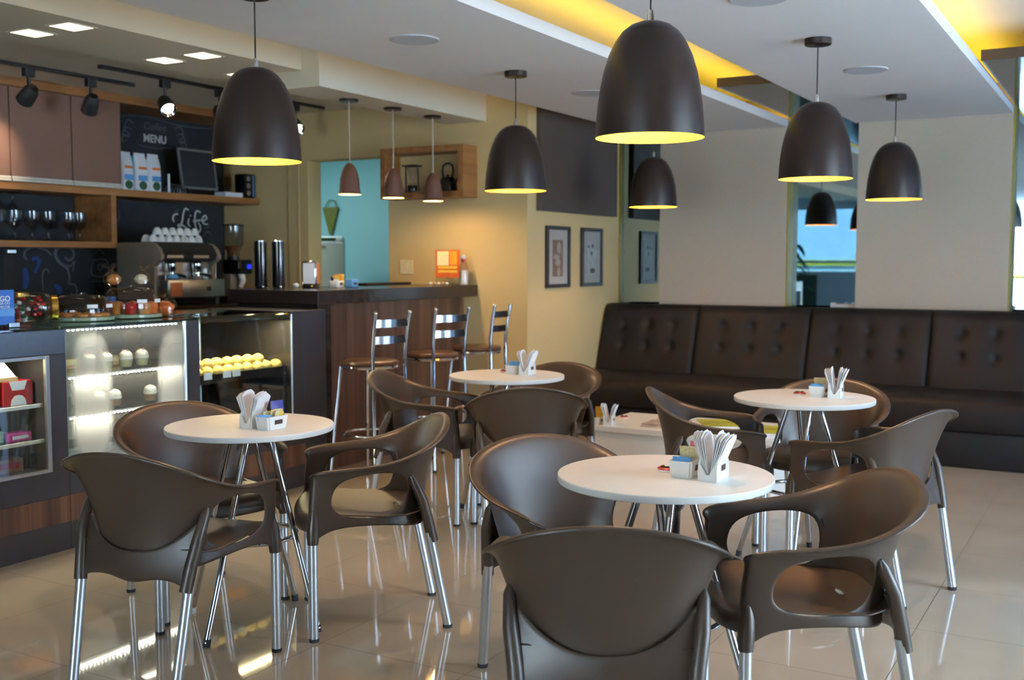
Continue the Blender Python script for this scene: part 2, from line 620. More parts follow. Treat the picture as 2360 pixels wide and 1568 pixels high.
# glazed right side and glazed front (behind the camera)
w = MB()
w.box(2.7, 2.86, 4.9, 6.3, 0, ZU)
w.box(2.7, 2.86, 8.0, 9.8, 0, ZU)
w.box(2.7, 2.86, 6.3, 8.0, 0, .12)
w.box(2.7, 2.86, 6.3, 8.0, 2.42, ZU)
w.box(2.7, 2.86, -4.2, 2.3, 0, ZU)
w.box(2.7, 2.86, 2.3, 4.9, 2.42, ZU)
w.box(2.7, 2.86, 2.3, 4.9, 0, 0.12)
struct(w.build('wall_right', M['cab']))
w = MB()
w.box(-7.0, -2.3, -4.2, -4.05, 0, 1.06)
w.box(-7.0, -6.8, -4.2, -4.05, 1.06, ZU)
w.box(-4.3, -2.3, -4.2, -4.05, 1.06, ZU)
w.box(-6.8, -4.3, -4.2, -4.05, 2.36, ZU)
w.box(-0.9, 2.86, -4.2, -4.05, 0, ZU)
w.box(-2.3, -0.9, -4.2, -4.05, 2.42, ZU)
w.box(-2.3, -0.9, -4.2, -4.05, 0, 0.1)
struct(w.build('wall_front', M['slate']))
for i, (x0, x1) in enumerate(((-2.3, -0.9),)):
    wd = struct(thing('window_%d' % (i + 1), '', ''))
    del wd['label']; del wd['category']
    f = MB()
    for a in ((x0, x0 + 0.05, 0.1, 2.42), (x1 - 0.05, x1, 0.1, 2.42)):
        f.box(a[0], a[1], -4.17, -4.08, a[2], a[3])
    for z in (0.1, 1.0, 2.37):
        f.box(x0, x1, -4.17, -4.08, z, z + 0.05)
    f.build('window_frame', M['blackm'], wd)
    MB().box(x0 + 0.05, x1 - 0.05, -4.13, -4.122, 0.15, 2.37).build('pane', M['winglass'], wd)
for i, (y0, y1) in enumerate(((2.3, 3.6), (3.6, 4.9), (6.3, 8.0))):
    wd = struct(thing('window_%d' % (i + 6), '', ''))
    del wd['label']; del wd['category']
    f = MB()
    for a in ((y0, y0 + 0.05, 0.12, 2.42), (y1 - 0.05, y1, 0.12, 2.42)):
        f.box(2.74, 2.82, a[0], a[1], a[2], a[3])
    for z in (0.12, 2.37):
        f.box(2.74, 2.82, y0, y1, z, z + 0.05)
    f.build('window_frame', M['blackm'], wd)
    MB().box(2.776, 2.784, y0 + 0.05, y1 - 0.05, 0.17, 2.37).build('pane', M['tintglass2' if y0 > 6 else 'winglass'], wd)  # rearmost window added for sheen on a chair; its film limits the light
wd = struct(thing('window_2', '', ''))
del wd['label']; del wd['category']
f = MB()
for z in (1.06, 1.27, 2.31):
    f.box(-6.8, -4.3, -4.17, -4.08, z, z + .05)
for x in (-6.8, -4.35):
    f.box(x, x + .05, -4.17, -4.08, 1.06, 2.36)
f.build('window_frame', M['slate'], wd)
MB().box(-6.75, -4.35, -4.13, -4.122, 1.11, 2.31).build('pane', M['tintglass'], wd)
# the room behind the doorway
w = MB()
w.box(-8.4, -4.1, 9.3, 9.4, 0, ZU)
w.box(-8.5, -8.4, YW + 0.14, 9.4, 0, ZU)
w.box(-8.5, -6.95, YW + 0.04, YW + .14, 0, ZU)
w.box(-4.1, XP - 0.12, YW + 0.14, 9.4, 0, ZU)
struct(w.build('wall_back_room', M['teal']))
area_light('back_room_ceiling_light', (-7.5, 7.7, 2.5), (0, 0, 0), 0.9, 0.6, 19, (0.82, 0.95, 1.0))
# outside: paving and the pale building across the street
struct(MB().box(-30, 30, -30, -4.2, -0.1, -0.01).box(2.9, 30, -4.2, 30, -0.1, -0.01).build('street', M['pave']))
ext = struct(MB().box(-30, 30, -17, -16.6, 0, 3.2).build('exterior', M['outside']))

# light coves on top of the ceiling panels' edges
for x in (-2.44, -0.845):
    t = tag(MB().box(x, x + 0.02, -3.8, YP - 0.05, ZC + 0.06, ZC + 0.075).build('light_strip', M['led_y']),
            'yellow light strip hidden on the edge of the ' + ('left' if x < -2 else 'middle') + ' ceiling panel', 'light strip')
# dark glossy boxes in the ceiling slots near the wall
for (x0, x1, y0, lab) in ((-2.30, -1.874, 6.57, 'dark glossy box between the two ceiling panels'), (-0.765, 0.24, 6.4, 'dark glossy box in the ceiling gap at the right corner')):
    t = thing('ceiling_box', lab, 'ceiling box', (0, 0, 0))
    MB().box(x0, x1, y0, YM - 0.01, 2.403, 2.45, bev=0.002).build('panel', M['darkgloss'], t)
    MB().box(x0, x1, y0 - 0.012, y0, 2.40, 2.457, bev=0.002).build('fascia', M['bartop'], t)
    MB().box(x0 + 0.08, x1 - 0.08, y0 + 1.1, YM - 0.1, 2.45, ZU).build('hanger', M['blackm'], t)

# ------------------------------------------------------------------ arm chairs
def chair_parts(t):
    # stations from the front return round the side to the back centre:
    # base x, base y, top x, top y, top z, bottom z, lip width
    S = [(.198, -.224, .214, -.214, .572, .362, .000),
         (.237, -.233, .248, -.222, .590, .350, .010),
         (.241, -.205, .252, -.192, .602, .354, .020),
         (.241, -.160, .256, -.140, .609, .392, .026),
         (.238, -.070, .262, -.055, .613, .400, .028),
         (.229, .020, .266, .045, .624, .398, .030),
         (.203, .112, .262, .140, .654, .384, .034),
         (.156, .162, .226, .224, .704, .372, .034),
         (.084, .192, .132, .264, .742, .366, .026),
         (.000, .203, .000, .280, .757, .366, .020)]
    full = [(-a, b, -c, d, e, f, g) for a, b, c, d, e, f, g in S] + [S[i] for i in range(len(S) - 2, -1, -1)]
    n = len(full)
    half = len(S) - 1

    def rowz(u, r):
        bx, by, tx, ty, zt, zb, lip = full[u]
        k = min(u, n - 1 - u)
        back = k >= 7
        hb = .458 - .004 * k if not back else .45
        ht = .556 + .006 * k
        return [zb, .41, hb - .012, .502, ht + .004, zt - .02, zt - .004, zt, zt - .001, zt - .008][r]

    def nrm(u):
        a = Vector(full[max(u - 1, 0)][2:4])
        b = Vector(full[min(u + 1, n - 1)][2:4])
        d = (b - a).normalized()
        v = Vector((-d.y, d.x))
        return v

    def P(u, r):
        bx, by, tx, ty, zt, zb, lip = full[u]
        z = rowz(u, r)
        k = max(0.0, min(1.0, (z - .42) / (zt - .42)))
        k = k ** (1.3 if min(u, n - 1 - u) < 5 else 1.75)
        p = Vector((bx + (tx - bx) * k, by + (ty - by) * k, z))
        o = nrm(u)
        if o.dot(Vector((tx, ty + 0.02))) < 0:
            o = -o
        off = [0, 0, 0, 0, 0, 0, .2, .6, .95, 1.05][r] * lip
        p.x += o.x * off
        p.y += o.y * off
        kk = min(u, n - 1 - u)
        if kk in (3, 6) and r in (2, 4):      # round the corners of the side opening
            p.z += .020 * (1 if r == 2 else -1)
            p.y += .014 * (1 if kk == 3 else -1)
        return p
    skip = set()
    for u in list(range(3, 6)) + list(range(n - 7, n - 4)):
        for r in (2, 3):
            skip.add((u, r))
    sh = MB().grid(P, n, 10, skip)
    # rear posts, front sockets and the webs that tie them to the shell
    body = sh
    o = body.build('backrest', M['chair'], t, smooth=True, sub=2, solid=.007, sharp=60)
    ex = MB()
    for s in (-1, 1):
        ex.tube([(s * .226, .128, .572), (s * .225, .137, .552), (s * .220, .170, .48), (s * .208, .192, .40), (s * .200, .209, .325)], [.006, .015, .019, .020, .0205], 14)
        ex.tube([(s * .232, -.212, .47), (s * .236, -.214, .42), (s * .240, -.2160, .375), (s * .2415, -.2165, .345)], [.010, .022, .0225, .0195], 14)

    # skirt under the back, running from post to post
    def sk(i, j):
        c = i / 12 - 1
        ac = abs(c)
        zb = .350 - .014 * math.cos(ac * PI * .5) - .018 * max(0, (ac - .8) / .2) + .012 * math.sin(PI * min(1, ac / .95)) ** 2
        zt = .435 + .10 * ac ** 2.5
        z = zb + (zt - zb) * j / 5
        yp = .209 + (.126 - .209) * (z - .325) / (.585 - .325)
        xp = .200 + .014 * (z - .325) / .26
        w_ = ac ** 1.4
        return (xp * c, .213 * (1 - w_) + (yp + .004) * w_ + .006 * math.sin(PI * j / 5) * (1 - ac), z)
    skb = MB().grid(sk, 25, 6).build('skirt_tmp', M['chair'], None, smooth=True, sub=1, solid=.007)
    b2 = ex.build('post_tmp', M['chair'], None, smooth=True)
    bm = bmesh.new()
    bm.from_mesh(o.data)
    bm.from_mesh(b2.data)
    bm.from_mesh(skb.data)
    bm.to_mesh(o.data)
    bm.free()
    bpy.data.objects.remove(b2)
    bpy.data.objects.remove(skb)
    o.data.polygons.foreach_set('use_smooth', [True] * len(o.data.polygons))

    # seat: dished, front edge rolled down, a small drain slot near the back
    xs = [-.236, -.215, -.16, -.09, -.026, .026, .09, .16, .215, .236]
    ys = [-.268, -.272, -.258, -.225, -.16, -.06, .03, .098, .110, .15, .19]
    zs = [.372, .405, .428, .437, .434, .424, .418, .418, .4185, .424, .44]

    def SP(i, j):
        x, y, z = xs[i], ys[j], zs[j]
        e = abs(x) / .236
        if j < 4:
            y += .045 * e ** 4
            x *= 1 - (.02 if j < 3 else 0)
        if y > .1:
            x *= 1 - 1.6 * (y - .1)
        z += .012 * e * e
        if j in (7, 8) and i in (4, 5):
            y += 0
        return (x, y, z)
    MB().grid(SP, len(xs), len(ys), {(4, 7)}).build('seat', M['chair'], t, smooth=True, sub=2, solid=.007, sharp=60)
    for s in (-1, 1):
        for (x0, y0, x1, y1, z1) in ((.2415, -.2165, .2415, -.2165, .36), (.193, .2625, .205, .195, .36)):
            lg = MB().tube([(s * x0, y0, .012), (s * x1, y1, z1)], .0165, 18).build('leg', M['alu'], t, smooth=True)
            MB().tube([(s * x0, y0, 0), (s * x0, y0, .013)], [.0168, .0176], 18).build('foot_cap', M['rubber'], lg, smooth=True)


chair0 = thing('armchair', 'x', 'chair', (0, 0, 0), 0, 'brown plastic armchairs')
chair_parts(chair0)
CH = [
    (-2.695, 2.478, 189.3, 'brown armchair in the left foreground, back turned, at the table by the glass counter'),
    (-3.143, 3.033, 69.3, 'brown armchair between the glass counter and the nearest left table, its backrest inside in view'),
    (-2.446, 3.190, 312.6, 'brown armchair seen from the side, orange light on its seat, right of the left table'),
    (-1.099, 2.375, 205.3, 'nearest armchair, its broad brown back filling the bottom centre of the photo'),
    (-1.485, 2.974, 56.0, 'brown armchair with bluish sheen, tucked left under the biggest front table'),
    (-0.765, 2.935, 302.0, 'brown armchair right of the nearest table, white speck showing through its seat slot'),
    (-0.910, 4.526, 250.3, 'armchair whose back gleams grey blue, right of the table before the sofa'),
    (-1.634, 4.654, 110.8, 'armchair seen from the side, left of the table before the sofa'),
    (-1.259, 5.110, 2.0, 'armchair behind the table before the sofa, facing the camera'),
    (-3.186, 4.662, 108.7, 'armchair with warm brown rim, left of the farthest table near the bar stools'),
    (-2.532, 4.534, 213.2, 'armchair with its back turned, in front of the farthest table'),
    (-2.804, 5.203, 357.3, 'armchair behind the farthest table, lit warm brown inside, beside the low white table'),
]
for i, (x, y, a, lab) in enumerate(CH):
    if i == 0:
        chair0.location = (x, y, 0)
        chair0.rotation_euler = (0, 0, math.radians(a))
        chair0['label'] = lab
    else:
        dup(chair0, (x, y, 0), math.radians(a), lab)

# ------------------------------------------------------------------ round tables
TZ = .735
def table_parts(t, white_foot=False):
    MB().lathe([(0, .713), (.292, .713), (.2985, .715), (.3, .718), (.3, .732), (.2985, .7345), (.296, .735), (0, .735)], n=72).build('tabletop', M['white'], t, smooth=True, sharp=30)
    MB().lathe([(0, .700), (.085, .700), (.09, .704), (.09, .713), (0, .713)], n=32).build('mounting_plate', M['chrome'], t, smooth=True, sharp=30)
    for k in range(4):
        a = PI / 2 * k + .12
        c, s = math.cos(a), math.sin(a)
        b = a + .5
        top = Vector((.068 * math.cos(b), .068 * math.sin(b), .70))
        foot = Vector((.275 * c, .275 * s, .012))
        lg = MB().tube([foot, top], .0115, 14).build('leg', M['chrome'], t, smooth=True)
        MB().tube([foot - Vector((0, 0, .012)), foot + (top - foot) * .02], .0128, 14).build('foot_cap', M['white'] if white_foot and k == 2 else M['rubber'], lg, smooth=True)
    R = .160
    MB().tube([(R * math.cos(2 * PI * k / 40), R * math.sin(2 * PI * k / 40), .33) for k in range(40)], .0085, 10, closed=True).build('foot_ring', M['chrome'], t, smooth=True)


TB = [(-1.121, 2.811, .08, 'nearest round white table with chrome legs, biggest in view'),
      (-2.770, 2.915, .02, 'round white table beside the glass display counter'),
      (-1.237, 4.714, .0, 'round white table in front of the dark sofa, on the right'),
      (-2.822, 4.861, -.1, 'farthest round white table, in front of the bar stools')]
table0 = thing('round_table', 'x', 'table', (0, 0, 0), 0, 'round white cafe tables')
table_parts(table0, False)
for i, (x, y, a, lab) in enumerate(TB):
    if i == 0:
        table0.location, table0.rotation_euler = (x, y, 0), (0, 0, a)
        table0['label'] = lab
    else:
        tcopy = dup(table0, (x, y, 0), a, lab)
        if i in (1, 3):                        # one leg has lost its dark cap and wears a white one
            lg = [c for c in kids(tcopy) if c.name.startswith('leg')][2 if i == 1 else 3]
            fc = kids(lg)[0]
            fc.data = fc.data.copy()
            fc.data.materials[0] = M['white']
            fc['label'] = 'white foot cap'

# ------------------------------------------------------------------ pendant lamps
def pendant_parts(t, zt):
    """origin at the middle of the rim; zt = height of the ceiling above it"""
    prof = [(.170, 0), (.1675, .05), (.163, .10), (.156, .15), (.146, .20), (.131, .25), (.110, .295), (.088, .325), (.062, .345), (.038, .354), (.012, .357), (0, .357)]
    outer = MB().lathe(prof, n=64)
    outer.build('lamp_shade', M['shade'], t, smooth=True)
    inner = [(.170, 0), (.1695, -.001)] + [(max(r - .003, 0), z - .003) for r, z in prof if z > 0]
    MB().lathe(inner, n=64).build('lining', M['gold_in'], t, smooth=True)
    MB().lathe([(.006, .354), (.011, .354), (.011, .378), (.008, .381), (.008, .392), (0, .392)], n=16).build('ferrule', M['chrome'], t, smooth=True, sharp=30)
    MB().tube([(0, 0, .385), (0, 0, zt - .02)], .0032, 8).build('cord', M['cord'], t, smooth=True)
    MB().lathe([(0, zt - .034), (.012, zt - .034), (.058, zt - .03), (.0615, zt - .026), (.0615, zt), (0, zt)], n=36).build('canopy', M['shade'], t, smooth=True, sharp=30)
    MB().tube([(0, 0, .348), (0, 0, .25)], .02, 14).build('socket', M['blackm'], t, smooth=True)
    MB().blob((0, 0, .215), .032, .032, .042, 3).build('bulb', M['bulb'], t, smooth=True)


def bulb_light(name, loc, energy, r=.035, col=(1, .80, .55)):
    d = bpy.data.lights.new(name, 'POINT')
    d.energy = energy
    d.shadow_soft_size = r
    d.color = col
    o = bpy.data.objects.new(name, d)
    COL.objects.link(o)
    o.location = loc


PD = [(-2.966, 3.185, 1.712, 'big dark brown pendant lamp hanging in front of the chalkboard, left of the small lamps'),
      (-1.335, 3.190, 1.716, 'biggest dark brown pendant lamp, over the nearest table'),
      (-1.325, 5.175, 1.694, 'dark brown pendant lamp in front of the narrow wall mirror'),
      (-1.340, 7.160, 1.722, 'dark brown pendant lamp in front of the plain right wall panel'),
      (-2.985, 5.240, 1.684, 'dark brown pendant lamp hanging left of the two framed prints'),
      (-3.030, 7.320, 1.730, 'smallest of the big brown pendant lamps, beside the dark corner mirror')]
p0 = thing('pendant_lamp', 'x', 'lamp', (0, 0, 0), 0, 'big brown pendant lamps')
pendant_parts(p0, ZC - 1.712)
for i, (x, y, z, lab) in enumerate(PD):
    if i == 0:
        p0.location = (x, y, z)
        p0['label'] = lab
    else:
        z = 1.712
        dup(p0, (x, y, z), 0, lab)
    bulb_light('pendant_bulb_light', (x, y, z + .14), 10.0)

def small_pendant_parts(t, zt):
    prof = [(.072, 0), (.0735, .004), (.070, .010), (.0655, .03), (.064, .06), (.060, .10), (.051, .14), (.038, .172), (.022, .192), (.010, .200), (0, .201)]
    MB().lathe(prof, n=40).build('lamp_shade', M['shade2'], t, smooth=True)
    MB().lathe([(.072, 0)] + [(max(r - .003, 0), z - .003) for r, z in prof if z > .003], n=40).build('lining', M['lining2'], t, smooth=True)
    MB().tube([(0, 0, .198), (0, 0, .222)], [.008, .004], 10).build('ferrule', M['clearcord'], t, smooth=True)
    MB().tube([(0, 0, .215), (.002, 0, zt * .5), (-.001, 0, zt * .75), (0, 0, zt - .008)], .0042, 8).build('cord', M['clearcord'], t, smooth=True)
    MB().lathe([(0, zt - .016), (.058, zt - .016), (.062, zt - .010), (.062, zt), (0, zt)], n=32).build('canopy', M['shade'], t, smooth=True, sharp=30)
    MB().blob((0, 0, .055), .024, .024, .03, 2).build('bulb', M['bulb'], t, smooth=True)


sp0 = thing('small_pendant_lamp', 'x', 'lamp', (0, 0, 0), 0, 'small pendant lamps over the bar')
small_pendant_parts(sp0, 2.353 - 1.750)
for i, (x, y, lab) in enumerate(((-4.392, 5.56, 'small brown pendant lamp over the bar, in front of the teal doorway'), (-4.375, 6.01, 'small brown pendant lamp over the bar, middle of the three'), (-4.37, 6.48, 'small brown pendant lamp over the bar, nearest the picture wall'))):
    if i == 0:
        sp0.location = (x, y, 1.750)
        sp0['label'] = lab
    else:
        dup(sp0, (x, y, 1.750), 0, lab)
    bulb_light('bar_bulb_light', (x, y, 1.770), 6.2, .02, (1, .72, .36))

# ------------------------------------------------------------------ ceiling fittings
sk0 = thing('ceiling_speaker', 'x', 'speaker', (0, 0, 0), 0, 'round ceiling speakers')
MB().lathe([(.098, -.004), (.108, -.007), (.116, -.004), (.117, 0), (.098, 0)], n=48).build('rim', M['speaker'], sk0, smooth=True)
MB().lathe([(0, -.007), (.098, -.005), (.098, 0), (0, 0)], n=48).build('grille', M['speaker'], sk0, smooth=True, sharp=30)
for i, (x, y, lab) in enumerate(((-2.966, 4.25, 'round ceiling speaker left of the far pendant lamp, largest of those fully in view'), (-1.311, 6.135, 'round ceiling speaker between the two right hand pendant lamps'),
                                 (-2.959, 6.122, 'round ceiling speaker half hidden behind the biggest pendant lamp'), (-1.332, 4.27, 'round ceiling speaker cut off by the top edge of the photo'))):
    if i == 0:
        sk0.location = (x, y, ZC)
        sk0['label'] = lab
    else:
        dup(sk0, (x, y, ZC), 0, lab)
q0 = thing('square_downlight', 'x', 'ceiling light', (0, 0, 0), 0, 'square ceiling lights')
f = MB()
for a in ((-.085, .085, -.085, -.072), (-.085, .085, .072, .085), (-.085, -.072, -.072, .072), (.072, .085, -.072, .072)):
    f.box(a[0], a[1], a[2], a[3], -.004, 0)
f.build('frame', M['soffit'], q0)
MB().box(-.072, .072, -.072, .072, -.003, 0).build('diffuser', M['lamp_w'], q0)
for i, (x, y, lab) in enumerate(((-4.79, 3.563, 'lit square ceiling light, farthest left in the photo'), (-4.495, 3.563, 'lit square ceiling light in the row nearer the soffit edge, above the leftmost one'), (-4.79, 4.412, 'lit square ceiling light over the second spotlight track'),
                                 (-4.495, 4.412, 'lit square ceiling light just left of the left pendant lamp cord'), (-4.745, 4.99, 'lit square ceiling light peeping out behind the left pendant lamp'))):
    if i == 0:
        q0.location = (x, y, 2.455)
        q0['label'] = lab
    else:
        dup(q0, (x, y, 2.455), 0, lab)

def track(name, lab, x, y0, y1, spots):
    t = thing(name, lab, 'track', (x, (y0 + y1) / 2, 2.53))
    h = (y1 - y0) / 2
    MB().box(-.017, .017, -h, h, -.022, 0, bev=.003).build('rail', M['blackm'], t)
    for e in (-1, 1):
        MB().box(-.019, .019, e * h - .012, e * h + .012, -.024, 0, bev=.004).build('end_cap', M['blackm'], t)
track('spotlight_track', 'black spotlight track over the mocha cabinets', -5.96, 3.2, 5.2, 2)
track('spotlight_track', 'black spotlight track in front of the chalkboard', -5.57, 4.62, 6.72, 3)

def spot(x, y, d, lab, lit):
    t = thing('track_spotlight', lab, 'spotlight', (x, y, 2.508), 0, 'track spotlights')
    MB().box(-.02, .02, -.035, .035, -.05, 0, bev=.004).build('adapter', M['blackm'], t)
    MB().tube([(0, 0, -.045), (0, 0, -.115)], .011, 12).build('stem', M['blackm'], t, smooth=True)
    d = Vector(d).normalized()
    c = Vector((0, 0, -.155))
    q = d.to_track_quat('Z', 'Y').to_matrix().to_4x4()
    q.translation = c
    MB().lathe([(0, -.065), (.03, -.06), (.046, -.03), (.052, .03), (.054, .065), (.048, .067), (.046, .05)], n=28).xform(q).build('head', M['blackm'], t, smooth=True, sharp=40)
    if lit:
        MB().lathe([(0, .058), (.034, .058), (.034, .05), (0, .05)], n=28).xform(q).build('lens', M['spot_on'], t, smooth=True, sharp=30)
        MB().lathe([(.036, .050), (.052, .068), (.049, .072), (.034, .058)], n=28).xform(q).build('reflector_ring', M['chrome'], t, smooth=True)
    l = bpy.data.lights.new('spot_light', 'SPOT')
    l.energy = {None: 0.0, False: 16, True: 10}[lit]
    l.spot_size = math.radians(62)
    l.spot_blend = .9
    l.shadow_soft_size = .03
    l.color = (1, .84, .62)
    o = bpy.data.objects.new('spot_light', l)
    COL.objects.link(o)
    o.location = Vector((x, y, 2.508)) + c + d * .085
    o.rotation_euler = d.to_track_quat('-Z', 'Y').to_euler()


spot(-5.96, 4.40, (-.62, .06, -.40), 'dark track spotlight aimed at the mocha cabinets, leftmost', False)
spot(-5.96, 4.86, (-.65, .25, -.7), 'dark track spotlight against the cabinet top, second from the left', None)
spot(-5.57, 5.13, (.62, -.25, -.55), 'lit track spotlight shining at the room, third along', True)
spot(-5.57, 5.62, (.62, -.30, -.55), 'lit track spotlight half hidden by the left pendant lamp', True)
spot(-5.57, 6.40, (.62, -.30, -.55), 'lit track spotlight peeping out right of the left pendant lamp', True)

# ------------------------------------------------------------------ sofa bench
sofa = thing('sofa', 'long dark brown tufted bench sofa along the panelled wall', 'sofa', (0, 0, 0))
SX0, SX1 = XP + .012, .20
MB().box(SX0, SX1, 7.40, 8.42, 0, .235, bev=.012).build('base', M['sofa'], sofa, smooth=True)


def seatf(i, j):
    x = SX0 + (SX1 - SX0) * i / 60
    pr = [(7.372, .24), (7.362, .262), (7.358, .30), (7.36, .36), (7.372, .405), (7.40, .432), (7.46, .446), (7.60, .450), (7.85, .447), (8.05, .440), (8.22, .43), (8.30, .40), (8.30, .24)]
    y, z = pr[j]
    return (x, y, z)


MB().grid(seatf, 61, 13).build('seat_cushion', M['sofa'], sofa, smooth=True, sharp=70)
seams = [SX0, -3.018, -2.127, -1.260, -.385, SX1]
for a, b in zip(seams, seams[1:]):
    wd = b - a
    full = wd > .8
    us = (.24, .50, .76) if full else (.5,)
    btn = [(u, v) for u in us for v in (.42, .72)]
    NU, NV = 64, 30

    def bf(i, j, a=a, wd=wd, btn=btn):
        u, v = i / (NU - 1), j / (NV - 1)
        x = a + .002 + (wd - .004) * u
        z = .40 + .565 * v
        y = 8.06 + .20 * v
        e = min(u * wd, (1 - u) * wd)
        y += .022 * math.exp(-(e / .016) ** 1.5) + .03 * math.exp(-((1 - v) * .565 / .022) ** 1.5)
        y -= .012 * math.sin(PI * min(1, v)) ** .5
        for bu, bv in btn:
            du, dv = (u - bu) * wd, (v - bv) * .565
            r2 = du * du + dv * dv
            y += .026 * math.exp(-r2 / .0009) + .012 * math.exp(-r2 / .006)
        return (x, y, z)
    g = MB().grid(bf, NU, NV)
    # close the top and the sides back to the wall panels
    y1 = 8.425
    top = [bf(i, NV - 1) for i in range(NU)]
    g.grid(lambda i, j: (top[i][0], top[i][1] + (y1 - top[i][1]) * j, .965 + (.004 if j else 0)), NU, 2)
    for ii in (0, NU - 1):
        sd = [bf(ii, j) for j in range(NV)]
        g.grid(lambda i, j: (sd[i][0], sd[i][1] + (y1 - sd[i][1]) * j, sd[i][2]), NV, 2)
    bmesh.ops.remove_doubles(g.bm, verts=g.bm.verts, dist=.0004)
    cu = g.build('back_cushion', M['sofa'], sofa, smooth=True, sharp=55)
    for bu, bv in btn:
        i, j = round(bu * (NU - 1)), round(bv * (NV - 1))
        p = bf(i, j)
        MB().blob((p[0], p[1] + .001, p[2]), .012, .006, .012, 2).build('button', M['sofa'], cu, smooth=True)

# low white table in front of the sofa
lt = thing('low_table', 'low white block table in front of the sofa', 'coffee table', (-2.24, 6.10, 0))
MB().box(-.56, .56, -.315, .315, .318, .35, bev=.002).build('tabletop', M['white'], lt)
MB().box(-.545, .545, -.30, .30, 0.0, .318, bev=.002).build('body', M['white'], lt)

# ------------------------------------------------------------------ bar counter
bar = thing('bar_counter', 'high bar counter with dark top and striped walnut front', 'bar counter', (0, 0, 0))
MB().box(-5.02, -4.28, 5.10, YW - .004, 1.060, 1.145, bev=.003).build('counter_top', M['bartop'], bar)
MB().box(-4.46, -4.40, 5.24, YW - .006, .0, 1.06).build('front_panel', M['barwood'], bar)
MB().box(-4.95, -4.295, 5.115, 5.24, 0, 1.06, bev=.002).build('end_column', M['bartop'], bar)
MB().box(-4.95, -4.46, 5.24, YW - .006, 0, 1.06).build('carcass', M['bartop'], bar)

# ------------------------------------------------------------------ glass display counters
CX, CB = -4.22, -4.92


def base_parts(t, y0, y1):
    MB().box(CB, CX, y0, y1, 0, .13, bev=.001).build('plinth', M['case'], t)
    MB().box(CB, CX + .002, y0, y1, .13, .252).build('wood_band', M['barwood'], t)
    MB().box(CB, CX, y0, y1, .252, .374, bev=.001).build('lower_panel', M['case'], t)


def diode_strip(t, x, y0, y1, z, n, r=.005):
    g = MB()
    MB().box(x - .002, x, y0, y1, z - .004, z + .004).build('light_channel', M['alu'], t)
    for k in range(n):
        y = y0 + (y1 - y0) * (k + .5) / n
        g.lathe([(0, z - r), (r * .8, z - r * .5), (r, z)], (x, y, 0), 8)
    g.build('light_diodes', M['led_w'], t)


# snack cabinet, left
sn = thing('snack_cabinet', 'dark snack cabinet with lit shelves at the left edge of the counter', 'display cabinet', (0, 0, 0))
base_parts(sn, 1.3, 3.262)
MB().box(CB, CX, 1.3, 3.262, .905, 1.018, bev=.003).build('header', M['casemetal'], sn)
MB().box(CB, CX, 3.172, 3.262, .374, .905, bev=.002).build('side_post', M['case'], sn)
MB().box(CB, CX, 1.3, 1.38, .374, .905).build('side_post', M['case'], sn)
MB().box(CB, CB + .02, 1.38, 3.172, .374, .905).build('back_panel', mat('cream cabinet lining', rgb(226, 206, 170), .6), sn)
fr = MB()
for a in ((1.38, 1.40, .374, .905), (3.150, 3.172, .374, .905), (1.40, 3.15, .374, .39), (1.40, 3.15, .889, .905)):
    fr.box(CX - .012, CX + .006, a[0], a[1], a[2], a[3], bev=.002)
dr = fr.build('door_frame', M['steel'], sn)
MB().box(CX - .006, CX - .002, 1.40, 3.15, .39, .889).build('pane', M['glass'], dr)
for z in (.673, .510):
    sh = MB().box(CB + .02, CX - .04, 1.39, 3.165, z, z + .008).build('shelf', M['glass'], sn)
    MB().box(CX - .045, CX - .036, 1.39, 3.165, z - .004, z + .013, bev=.002).build('shelf_edge', M['white'], sh)
area_light('snack_cabinet_light', (-4.32, 2.6, .90), (0, 0, 0), .03, 1.0, 4.0, (1, .86, .62))

# cold cake case, middle
ck = thing('cake_case', 'refrigerated glass cake case with bright shelves and pale arches on the front', 'display case', (0, 0, 0))
base_parts(ck, 3.264, 4.078)
MB().box(CB, CB + .02, 3.264, 4.0, .374, 1.018).build('back_panel', mat('white case lining', rgb(196, 192, 176), .35), ck)
MB().box(CB + .02, CX - .01, 3.264, 3.272, .374, 1.018).build('side_lining', M['steel'], ck)
MB().box(CB, CX, 3.985, 4.078, .374, 1.018, bev=.002).build('side_post', M['case'], ck)
MB().tube([(CX + .004, 3.975, .374), (CX + .004, 3.975, 1.02)], .009, 14).build('corner_post', M['alu'], ck, smooth=True)


